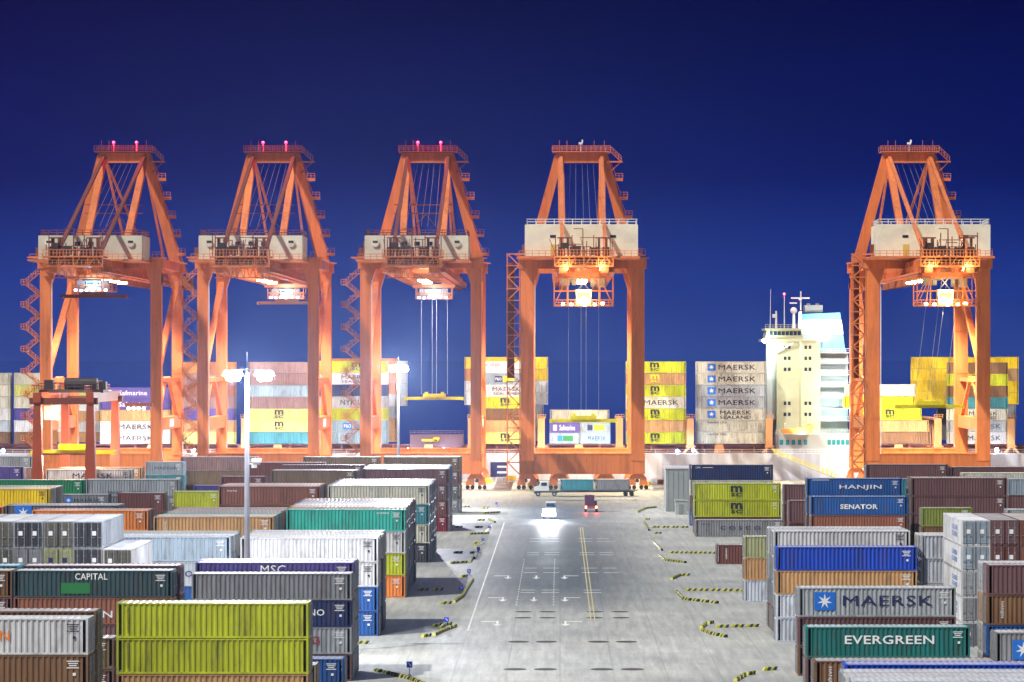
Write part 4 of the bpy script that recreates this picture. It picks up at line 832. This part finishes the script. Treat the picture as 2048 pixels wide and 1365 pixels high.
    if not late:
        while z < 47:
            a, b_ = (sxx - .3, sxx - 3.3) if k % 2 == 0 else (sxx - 3.3, sxx - .3)
            g.bar((a, -.6, z), (b_, -.6, z + 2.5), .55, .22); g.rail((a, -1.0, z + .2), (b_, -1.0, z + 2.7), 1.0, 4, .06)
            if k % 2 == 0: g.box((sxx - 3.6, 0, z + 2.5), (1.3, 1.9, .22)); g.rail((sxx - 4.3, -1, z + 2.6), (sxx - 3.0, -1, z + 2.6), 1.1, 2, .07); g.bar((sxx - 3.4, 0, z + 2.4), (sxx, 0, z + .6), .18)
            else: g.box((sxx - .5, 0, z + 2.5), (1.2, 1.9, .2)); g.bar((sxx + .2, 1, z + 2.5), (sxx - 2.6, 1, z + 2.5), .16)
            z += 2.5; k += 1
        P('stair', g)
    else:
        for q in (sxx - 3.0, sxx - .2):
            for yy in (-1.3, 1.3): g.bar((q, yy, 1), (q, yy, 53), .22)
        while z < 51:
            a, b_ = (sxx - .3, sxx - 2.9) if k % 2 == 0 else (sxx - 2.9, sxx - .3)
            g.bar((a, -1.3, z), (b_, -1.3, z + 2.6), .25); g.bar((a, .4, z), (b_, .4, z + 2.6), .9, .2); g.box((sxx - 1.6, 0, z + 2.6), (3.2, 2.8, .2)); z += 2.6; k += 1
        P('stair', g)
        g = MB(); g.box((sxx - 2.2, 1.5, 38), (1.6, 1.6, 26)); P('lift_shaft', g, CRANED)
    g = MB(); g.bar((sxx + lw + .25, -1.2, 8), (sxx + lw + .25, -1.2, 47), .16); P('cable_duct', g, WHITE)
    # trolley with cab, cage and floodlights
    zb = 44.3 if cold else 40.8; cw = 4.4 if cold else 6.3
    g = MB(); g.box((0, trolley_y, 47.4), (10.5, 7, .9)); g.box((-3, trolley_y, 48.2), (2.4, 3, 1.4)); g.box((3, trolley_y, 48.2), (2.4, 3, 1.4))
    for yy in (-3.2, 3.2):
        for q in (-cw, -cw * .55, cw * .55, cw): g.bar((q, trolley_y + yy, 47.2), (q, trolley_y + yy, zb), .24)
        g.bar((-cw, trolley_y + yy, zb), (cw, trolley_y + yy, zb), .35); g.bar((-cw, trolley_y + yy, (zb + 47) / 2), (cw, trolley_y + yy, (zb + 47) / 2), .16)
        g.bar((-cw, trolley_y + yy, zb), (-cw * .55, trolley_y + yy, 47), .14); g.bar((cw, trolley_y + yy, zb), (cw * .55, trolley_y + yy, 47), .14)
    for q in (-cw, 0, cw): g.bar((q, trolley_y - 3.2, zb), (q, trolley_y + 3.2, zb), .3)
    g.rail((-cw, trolley_y - 3.4, zb + .1), (cw, trolley_y - 3.4, zb + .1), 1.1, 14, .06); g.rail((-cw, trolley_y + 3.4, zb + .1), (cw, trolley_y + 3.4, zb + .1), 1.1, 14, .06)
    g.box((0, trolley_y, zb - .05), (2 * cw, 6.4, .08))
    tr = P('trolley', g, CRANE)
    g = MB(); g.box((0, trolley_y - .5, 46.6), (cw * 1.5, 1.2, .3)); g.box((-cw * .62, trolley_y - 1, 45.9), (1.8, 2, 1.5)); g.box((cw * .6, trolley_y - 1, 45.7), (1.5, 2, 1.9)); g.box((cw * .3, trolley_y + 1, 45.6), (.8, 1.2, 1.6)); g.box((-cw * .33, trolley_y + 1, 45.8), (.9, 1.2, 1.2)); g.build('hoist_gear', mat('hoist_grey', (.4, .38, .3), .5, .2, .4, 2), tr)
    cz = 41.0 if not cold else 44.6; ch = 3.2 if not cold else 2.0
    g = MB(); g.prism([(-1.5, cz), (1.5, cz), (1.7, cz + ch), (-1.7, cz + ch)], trolley_y - 1.6, trolley_y + 1.2); g.bar((-1.2, trolley_y, cz + ch), (1.2, trolley_y, 47.2), .16); g.bar((1.2, trolley_y, cz + ch), (-1.2, trolley_y, 47.2), .16); cb = g.build('cab', HOUSE, tr)
    g = MB(); g.box((0, trolley_y - 1.68, cz + ch * .6), (2.6, .06, ch * .4)); g.build('window', mat('cab_glass', (.15, .14, .1), .1), cb)
    for q, zz in ((-4.4, .3), (4.0, .4), (-2.6, .2), (2.4, .2), (.2, .1)) if not cold else ((-3.6, .2), (-2.4, .1), (-1.2, .2), (0, .1), (1.6, .3), (3.0, .2)):
        g = MB(); g.box((q, trolley_y - 3.3, zb + zz), (.6, .35, .4)); g.build('floodlight', L_BLUE if cold else L_WARM, tr)
    lc = (.22, .50, 1) if cold else (1, .82, .45)
    lamp('SPOT', (0, trolley_y, zb - .5), 16000, lc, tr, aim=(0, 0, -1), cone=50, blend=1, size=.8, name='flood_light')
    lamp('POINT', (0, trolley_y - 4.6, zb + 1.5), 2200 if not cold else 1300, lc, tr, size=.5, name='flood_light')
    lamp('POINT', (3, trolley_y - 5, 49.8), 900 if late else 200, (1, .75, .35), tr, size=.4, name='flood_light')
    if late:
        for q in (-3.9, 3.9):
            g = MB(); g.box((q, -33.6, 48.6), (.9, .3, .7)); g.build('floodlight', L_WARM, t)
        for q in (-2.6, 2.2): g = MB(); g.box((q, -37, 51.8), (.5, .3, .4)); g.build('floodlight', L_WARM, t)
        lamp('POINT', (-3.9, -40.5, 49.0), 700, (1, .8, .4), t, name='flood_light'); lamp('POINT', (3.9, -40.5, 49.0), 700, (1, .8, .4), t, name='flood_light'); lamp('POINT', (0, -31, 54.5), 1200, (1, .75, .35), t, name='flood_light')
    # lamps under the girder and on the legs, aimed at the quay
    for y in (8, 20, 32):
        g = MB(); g.box((0, y, 47.2), (2.2, .5, .35)); g.build('floodlight', L_WARM, t)
        lamp('SPOT', (0, y, 46.6), lights * (6.5 if y < 30 else 4.5), ((1, .80, .48) if late else (1, .84, .74)) if y < 30 else (1, .93, .84), t, aim=(0, {8: -.1, 20: .1, 32: .85}[y], -1), cone=118, name='flood_light')
    # ropes and spreader
    spy, spz, spx = spread
    g = MB()
    for q in (-3.6, -.6, .6, 3.6): g.bar((q * .9, trolley_y, 47), (q * .9 + spx, trolley_y + .0, spz + 1), .09)
    P('hoist_rope', g, STEEL)
    g = MB(); g.box((spx, trolley_y, spz), (14.4, .6, .75)); g.box((spx - 7, trolley_y, spz - .1), (.6, 2.9, .7)); g.box((spx + 7, trolley_y, spz - .1), (.6, 2.9, .7)); g.box((spx, trolley_y, spz + .7), (5.6, 2.2, .9)); g.box((spx - 2, trolley_y, spz + 1.3), (.8, 1.4, .6)); g.box((spx + 2, trolley_y, spz + 1.3), (.8, 1.4, .6)); P('spreader', g, YEL if spz < 40 else CRANED)
    for q in (-2.6, -1.3, .2, 1.4, 2.8):
        g = MB(); g.bar((q, GA + 1.5, az - 2), (q * 1.2, -4, 59), .06); P('boom_rope', g, STEEL)
    return t
quay_crane(203, 'leftmost quay crane, behind the small yard crane, with two red beacons', False, -10, (0, 43.2, 0), True, 9000)
quay_crane(517, 'second quay crane from the left, behind the lamp pole, red beacons on top', False, 70, (0, 43.2, 0), True, 9000)
quay_crane(842, 'third quay crane, with red beacons, yellow spreader hanging over the ship gap', False, 72, (0, 19.5, 0), True, 9000)
quay_crane(1165, 'fourth quay crane at the end of the road, cab lit warm under the girder', True, -30, (0, 16.1, 0), False, 16000)
quay_crane(1855, 'rightmost quay crane, seen from the left side of its white house', True, -30, (0, 19.2, -3.3), False, 16000)

# ------------------------------------------------------------------ yard crane
t = thing('yard_crane', 'small dark red yard gantry crane straddling a white container at the left', 'crane', (-83.45, 505, 0))
RTG = mat('yard_crane_red', (.42, .07, .02), .5, 0, .4, .5)
for x in (-4.45, 4.45):
    for y in (0, 28):
        g = MB(); g.bar((x, y, 1.4), (x, y, 22.0), 2.1, 1.6, 1.2, 1.4); g.build('leg', RTG, t)
for y in (0, 28):
    g = MB(); g.box((0, y, 1.9), (12, 1.3, 1.0)); bb = g.build('sill_beam', RTG, t)
    g = MB(); 
    for x in (-4.9, -3.2, 3.2, 4.9): g.tube((x, y - .4, .75), (x, y + .4, .75), .75, n=14)
    g.build('wheel', BLACK, bb)
    g = MB(); g.box((0, y, 22.3), (11.5, 1.3, 1.1)); g.bar((-4.4, y, 13.4), (4.4, y, 13.4), .25); g.build('head_beam', CRANED, t)
for x in (-4.45, 4.45):
    g = MB(); g.box((x, 14, 22.9), (1.3, 30, 1.7)); g.rail((x - 1, 0, 23.8), (x - 1, 28, 23.8), 1.1, 12); g.build('girder', RTG, t)
g = MB(); g.box((0, 10, 23.9), (11, 6, .5)); g.tube((-1.5, 10, 25.1), (4.0, 10, 25.1), 1.1, n=14); g.box((-4.2, 10, 25.0), (1.5, 2, 1.6)); g.box((5, 10, 24.8), (1.2, 2, 1.4)); g.rail((-5.5, 7, 24.1), (5.5, 7, 24.1), 1.1, 9); g.build('trolley', DARK, t)
g = MB(); g.box((-3.5, 8, 20.2), (2.2, 2.2, 2.4)); g.build('cab', HOUSE, t)
g = MB(); g.box((0, 10, 13.4), (14.4, .6, .7)); g.box((-7, 10, 13.3), (.5, 2.8, .6)); g.box((7, 10, 13.3), (.5, 2.8, .6)); g.box((0, 10, 14.3), (5, 2.2, 1)); g.build('spreader', YEL, t)
g = MB()
for q in (-2.4, 2.4):
    for yy in (9.2, 10.8): g.bar((q, yy, 23.6), (q, yy, 14.8), .07)
g.build('hoist_rope', STEEL, t)
g = MB(); 
for q in (-6.5, -7.4, -8.3, -9.2): g.ball((q + 16, 28, 20.6), .25)
fl = g.build('floodlight', L_WARM, t); g = MB(); g.box((8.6, 28, 21.3), (5, .6, .6)); g.build('light_bracket', CRANED, t)
lamp('POINT', (0, 6, 19.5), 5000, (1, .7, .5), fl, size=.8, name='flood_light'); lamp('POINT', (0, 20, 12), 5000, (1, .8, .6), fl, size=.8, name='flood_light')

# ------------------------------------------------------------------ lamp posts
def lamp_post(label, px, ytop, s, heads, power, cam_=False, k_=1.0):
    Y = F / s; x = X(px, s); zt = Zp(ytop, s)
    t = thing('lamp_post', label, 'lamp post', (x, Y, 0), 0, 'tall lamp posts of the yard')
    g = MB(); g.tube((0, 0, 0), (0, 0, zt), .33, .20, n=14); g.box((0, 0, .3), (1.4, 1.4, .6)); g.tube((0, 0, 6), (0, 0, 6.2), .4, n=14); g.build('pole', mat('pole_grey', (.33, .34, .38), .5, .2, .2, 1), t)
    g = MB()
    for hx in heads: g.bar((0, 0, zt - .15), (hx, 0, zt - .15), .14)
    g.bar((0, 0, zt), (0, 0, zt + 1.6), .05); g.build('arm', STEEL, t)
    for hx in heads:
        g = MB(); g.prism([(hx - 1.05, zt - .75), (hx + 1.05, zt - .75), (hx + .8, zt - .2), (hx - .8, zt - .2)], -.55, .4); hd = g.build('lamp_head', STEEL, t)
        for q, zz in ((-.32 * k_, 0), (.32 * k_, 0)):
            g = MB(); g.ball((hx + q, -.2 * k_, zt - .95 + zz), .42 * k_, 16, .8); g.build('bulb', L_COOL, hd)
        lamp('POINT', (hx, -.7, zt - 1.1), power * (.5 if cam_ else 1.2), (.88, .9, 1), hd, size=.35)
    if cam_:
        zc = Zp(922, s); g = MB(); g.bar((0, 0, zc - .3), (1.3, 0, zc - .3), .12); g.box((.95, -.1, zc + .05), (.9, .35, .35)); g.box((.7, .1, zc - .55), (.5, .4, .3)); g.build('camera_bracket', WHITE, t)
lamp_post('tall grey lamp post with two glaring heads among the left containers', 494, 737, 20.3, (-1.35, 1.75), 42000, True)
lamp_post('farther lamp post glaring beside the third crane', 797, 730, 10.3, (-.9, 1.0), 60000, k_=1.25)

# ------------------------------------------------------------------ striped kerb blocks, signs
KERBY = mat('kerb_yellow', (.42, .42, .03), .55, 0, .5, 3); KERBK = mat('kerb_black', (.03, .03, .035), .6, 0, .3, 3)
def kerb_mesh():
    g = MB(); n = 4; L = 1.36
    for k in range(n):
        g.cur = k % 2; a = -L / 2 + k * L / n; b_ = a + L / n; i = len(g.v); sl = .12
        for x in (a, b_): g.v += [(x - sl, -.2, 0), (x - sl, .2, 0), (x + sl * .4, .16, .26), (x + sl, .10, .34), (x + sl, -.10, .34), (x + sl * .4, -.16, .26)]
        for j in range(6): g.f.append([i + j, i + (j + 1) % 6, i + 6 + (j + 1) % 6, i + 6 + j]); g.m.append(g.cur)
        if k == 0: g.f.append([i + j for j in range(6)][::-1]); g.m.append(g.cur)
        if k == n - 1: g.f.append([i + 6 + j for j in range(6)]); g.m.append(g.cur)
    me = g.mesh('kerb_block'); recalc(me); me.materials.append(KERBY); me.materials.append(KERBK); return me
KM = kerb_mesh(); NK = 0
def kerb_line(pts, where, side, gap=0):
    """striped blocks end to end along points given by their place on the ground in the photograph"""
    global NK
    P_ = [Vector((X(px, (py - HY) / CH), gY(py), 0)) for px, py in pts]
    for a, b_ in zip(P_, P_[1:]):
        d = b_ - a; n = max(1, int(d.length / (1.42 + gap)))
        if n > 12: n = 12
        for k in range(n):
            p = a + d * ((k + .5) / n); o = bpy.data.objects.new('kerb_block', KM); sc.collection.objects.link(o); NK += 1
            o.location = p; o.rotation_euler = (0, 0, math.atan2(d.y, d.x)); o.scale = (min(1.0, d.length / n / 1.40), 1, .95)
            tag(o, f'yellow and black striped kerb block {where}', 'kerb', f'striped kerb blocks {where}')
for where, lines in (
 ('by the lowest blue sign on the left', [[(748, 1342), (782, 1350), (822, 1360), (850, 1372)]]),
 ('at the foot of the tall blue containers', [[(712, 1288), (738, 1288)]]),
 ('in the curved row left of the edge line', [[(838, 1276), (868, 1272), (890, 1262), (912, 1254)], [(862, 1255), (905, 1250)], [(880, 1260), (893, 1248)]]),
 ('in front of the orange box', [[(876, 1209), (908, 1208)], [(908, 1206), (925, 1194), (935, 1176), (945, 1160)]]),
 ('below the dark shadow on the left', [[(922, 1155), (934, 1154)], [(832, 1182), (890, 1181)]]),
 ('beside the upper blue signs', [[(900, 1128), (935, 1126)], [(938, 1126), (952, 1108), (948, 1118)], [(905, 1107), (928, 1107)], [(940, 1107), (955, 1107)]]),
 ('along the left lanes', [[(950, 1096), (966, 1086)], [(945, 1088), (964, 1088)], [(938, 1070), (978, 1068)], [(905, 1056), (930, 1056)], [(948, 1056), (968, 1056)], [(968, 1066), (984, 1050)]]),
 ('near the quay on the left', [[(978, 1040), (990, 1046)], [(950, 1042), (974, 1042)], [(966, 1028), (1000, 1026)], [(925, 1015), (940, 1015)], [(962, 1018), (978, 1018)]])):
    for l in lines: kerb_line(l, where, -1)
for where, lines in (
 ('near the shelter on the right', [[(1274, 1026), (1290, 1018), (1312, 1016)], [(1290, 1040), (1300, 1040)]]),
 ('before the navy and lime stacks', [[(1288, 1046), (1298, 1062)], [(1302, 1056), (1378, 1056)], [(1302, 1068), (1328, 1068)]]),
 ('left of the lone brown box', [[(1308, 1086), (1324, 1102)], [(1318, 1112), (1330, 1122), (1372, 1127)], [(1338, 1107), (1432, 1108)]]),
 ('left of the three high stack', [[(1343, 1160), (1360, 1152), (1380, 1152)], [(1352, 1184), (1368, 1200), (1400, 1204), (1438, 1208)], [(1370, 1182), (1490, 1183)]]),
 ('in the loop left of the grey front stack', [[(1402, 1258), (1412, 1250), (1430, 1246)], [(1430, 1256), (1520, 1254)], [(1404, 1262), (1425, 1270), (1455, 1276)]]),
 ('at the lower right of the road', [[(1470, 1364), (1490, 1352), (1512, 1348)], [(1520, 1342), (1560, 1340)]])):
    for l in lines: kerb_line(l, where, 1)
sgb = mat('sign_blue', (.02, .06, .55), .4)
def lane_sign(px, pyb, h, wpx, label):
    s = (pyb - HY) / CH; t = thing('lane_sign', label, 'sign', (X(px, s), gY(pyb), 0), 0, 'blue lane signs along the left yard lanes')
    g = MB(); g.tube((0, 0, 0), (0, 0, h), .04, n=8); g.tube((0, 0, 0), (0, 0, .12), .16, n=10); g.build('post', STEEL, t)
    g = MB(); g.box((0, -.05, h), (wpx, .04, wpx * 1.05)); pn = g.build('panel', sgb, t)
    text('2', (.0, -.075, h), wpx * .4, wpx * .6, INK_W, pn, name='symbol') if False else flat('arrow', [(-.1 * wpx, .3 * wpx + h), (-.32 * wpx, .3 * wpx + h), (-.1 * wpx, .1 * wpx + h), (.2 * wpx, -.3 * wpx + h), (.3 * wpx, -.2 * wpx + h), (0, .18 * wpx + h)], INK_W, pn, -.078)
for a in ((819, 1352, 1.05, .55, 'blue square sign on a thin post, lowest of the row'), (893, 1256, .9, .5, 'blue sign above the curved kerb row'), (922, 1184, .5, .5, 'blue sign beside the orange box kerbs'), (938, 1149, .45, .5, 'blue sign above the shadowed kerbs'), (957, 1104, .45, .5, 'blue sign just left of the far lane kerbs'), (966, 1086, .5, .45, 'blue sign in the far left lanes'), (979, 1060, .5, .45, 'small blue sign high up the left lanes'), (993, 1014, .7, .4, 'small dark blue sign nearest the quay')):
    lane_sign(*a)

# ------------------------------------------------------------------ terminal trucks
def tractor(t, col, y0=0, tail=False, lit=False):
    """short-nosed terminal tractor; front towards -y, origin on the ground under its middle"""
    g = MB(); g.box((0, 0, .95), (1.3, 5.4, .35)); g.box((0, -2.3, .85), (2.6, .5, .55)); g.build('chassis', DARK, t)
    g = MB(); g.prism([(-2.6, 1.15), (-2.5, 2.0), (-1.6, 2.2), (-1.2, 3.2), (.5, 3.2), (.6, 1.15)], -.6, 1.2, 'x'); cb = g.build('cab', col, t)
    g = MB(); g.box((.3, -1.42, 2.68), (1.6, .5, .7)); g.box((1.22, -.4, 2.6), (.05, 1.2, .7)); g.box((-.62, -.4, 2.6), (.05, 1.2, .7)); g.build('window', WINDOW, cb)
    g = MB(); g.box((-.9, -1.6, 1.6), (.5, 1.6, .8)); g.build('engine_cover', col, t)
    for x in (-1.05, 1.05):
        for y in (-1.7, 1.8): g = MB(); g.tube((x - .2, y, .52), (x + .2, y, .52), .52, n=18); w_ = g.build('wheel', BLACK, t); g = MB(); g.tube((x - .22, y, .52), (x + .22, y, .52), .24, n=12); g.build('rim', STEEL, w_)
    for x in (-.95, .95):
        g = MB(); g.box((x, -2.58, .95), (.35, .08, .25)); h = g.build('headlight', L_COOL if lit else WHITE, t)
        if lit: lamp('SPOT', (x, -2.8, .95), 16000, (.9, .94, 1), h, aim=(0, -1, -.10), cone=60, blend=1, size=.15); lamp('POINT', (x, -3.2, 1.1), 1500, (.85, .92, 1), h, size=.15)
def trailer(t, y0, length, n=1):
    g = MB(); g.box((0, y0 + length / 2, 1.25), (2.5, length, .22)); g.box((-.5, y0 + length / 2, 1.0), (.2, length - 1, .3)); g.box((.5, y0 + length / 2, 1.0), (.2, length - 1, .3)); g.build('trailer_bed', mat('trailer_grey', (.25, .25, .25), .5, 0, .3, 2), t)
    for y in (y0 + length - 1.2, y0 + length - 2.5):
        for x in (-1.05, 1.05): g = MB(); g.tube((x - .2, y, .5), (x + .2, y, .5), .5, n=16); g.build('wheel', BLACK, t)
# crossing below the fourth crane
s = 9.35
t = thing('terminal_truck', 'flatbed truck standing crosswise under the fourth crane with two boxes', 'truck', (X(1092, s), F / s, 0), R(-90))
tractor(t, mat('truck_white', (.6, .6, .58), .4)); trailer(t, 2.0, 17.5)
for k, (c, lab) in enumerate((('tealblue', 'short teal container on the flatbed under the fourth crane, left one'), ('grey', 'short grey container on the flatbed under the fourth crane, right one'))):
    container(lab, c, 20, (X(1092, s) + 3.0 + 3.7 + k * 7.5, F / s, 1.37), 2.3, 0, None, 'boxes on the flatbed truck')
t = thing('terminal_truck', 'small dark tractor with red tail lights driving away up the road', 'truck', (X(1182, 10.4), F / 10.4, 0), R(180)); tractor(t, mat('truck_dark', (.06, .04, .09), .4))
for x in (-1, 1): g = MB(); g.box((x, 2.75, 1.0), (.35, .08, .5)); h = g.build('tail_light', L_RED, t); lamp('POINT', (x, 3.2, 1.0), 160, (1, .08, .03), h, size=.1)
t = thing('terminal_truck', 'white tractor driving towards us with glaring headlights on the road', 'truck', (X(1098, 10.9), F / 10.9, 0)); tractor(t, mat('truck_pale', (.6, .62, .66), .4), lit=True)
# small gear along the quay
gear = [(975, 968, 'yellow'), (1002, 966, 'white'), (1022, 962, 'yellow'), (1065, 976, 'yellow'), (1290, 974, 'yellow'), (1312, 968, 'white'), (1325, 970, 'brown')]
for k, (px, py, c) in enumerate(gear):
    s = (py - HY) / CH; t = thing('quay_gear', ['yellow lashing bin left of the letter E', 'white lashing bin below the letter E', 'yellow lashing bin right of the letter E', 'yellow lashing bin left of the crosswise flatbed', 'yellow lashing bin right of the fourth crane', 'white lashing bin left of the grey shelter', 'brown lashing bin beside the grey shelter'][k], 'bin', (X(px, s), gY(py), 0), rnd.uniform(-.3, .3), 'lashing gear bins on the quay')
    g = MB(); wd = 2.2; g.box((0, 0, .2), (wd, 1.4, .12)); g.box((0, -.66, .7), (wd, .08, .9)); g.box((0, .66, .7), (wd, .08, .9)); g.box((-wd / 2, 0, .7), (.08, 1.4, .9)); g.box((wd / 2, 0, .7), (.08, 1.4, .9)); g.build('bin_body', paint(c), t)
    g = MB()
    for q in range(5): g.tube((-.9 + q * .42, -.5, .5), (-.7 + q * .42, .5, 1.35), .07)
    g.build('lashing_rod', STEEL, t)
print('containers', NCONT, 'kerbs', NK)

# ------------------------------------------------------------------ past the 300 that show largest: the other containers, as one object
import numpy as np
vs, fs, ms, mlist, nv = [], [], [], [], 0
cache = {}
def arr(me):
    if me.name not in cache:
        a = np.empty(len(me.vertices) * 3); me.vertices.foreach_get('co', a); cache[me.name] = (a.reshape(-1, 3), [list(p.vertices) for p in me.polygons])
    return cache[me.name]
for col, typ, loc, h, rz, door, doorcol, roof in REST:
    M = Matrix.Translation(loc) @ Matrix.Rotation(rz, 4, 'Z') @ Matrix.Diagonal((1, 1, h / CHT, 1))
    items = [(PROTO[typ][0], paint(col), M), (PROTO[typ][1], roof or roof_sheen(col), M), (PROTO[typ][2], paint(col), M)]
    if door:
        for dm, r in DOORS:
            D = M @ Matrix.Translation((door * (CL[typ] / 2 + .01), 0, 0)) @ Matrix.Diagonal((door, 1, 1, 1)); items += [(dm, paint(doorcol or col), D), (r, STEEL, D)]
    for me, m, T_ in items:
        a, f = arr(me); W_ = np.array(T_); vs.append(a @ W_[:3, :3].T + W_[:3, 3]); off = nv; nv += len(a)
        if m not in mlist: mlist.append(m)
        k = mlist.index(m); fs += [[i + off for i in p] for p in f]; ms += [k] * len(f)
if vs:
    me = bpy.data.meshes.new('stacked_containers'); me.from_pydata(np.concatenate(vs).tolist(), [], fs); me.polygons.foreach_set('material_index', ms)
    for m in mlist: me.materials.append(m)
    o = bpy.data.objects.new('stacked_containers', me); sc.collection.objects.link(o); o['kind'] = 'stuff'
# ------------------------------------------------------------------ the damp night air
def haze(dens):
    m = bpy.data.materials.new('haze'); m.use_nodes = True; t = m.node_tree; t.nodes.clear()
    o = N(t, 'ShaderNodeOutputMaterial'); v = N(t, 'ShaderNodeVolumePrincipled'); v.inputs['Density'].default_value = dens
    v.inputs['Color'].default_value = (.50, .68, 1.0, 1); v.inputs['Anisotropy'].default_value = .82
    t.links.new(v.outputs[0], o.inputs['Volume'])
    b = MB(); b.box((0, 400, 39.5), (1300, 1000, 89)); ob = b.build('haze', m); ob['kind'] = 'stuff'
haze(.00008)
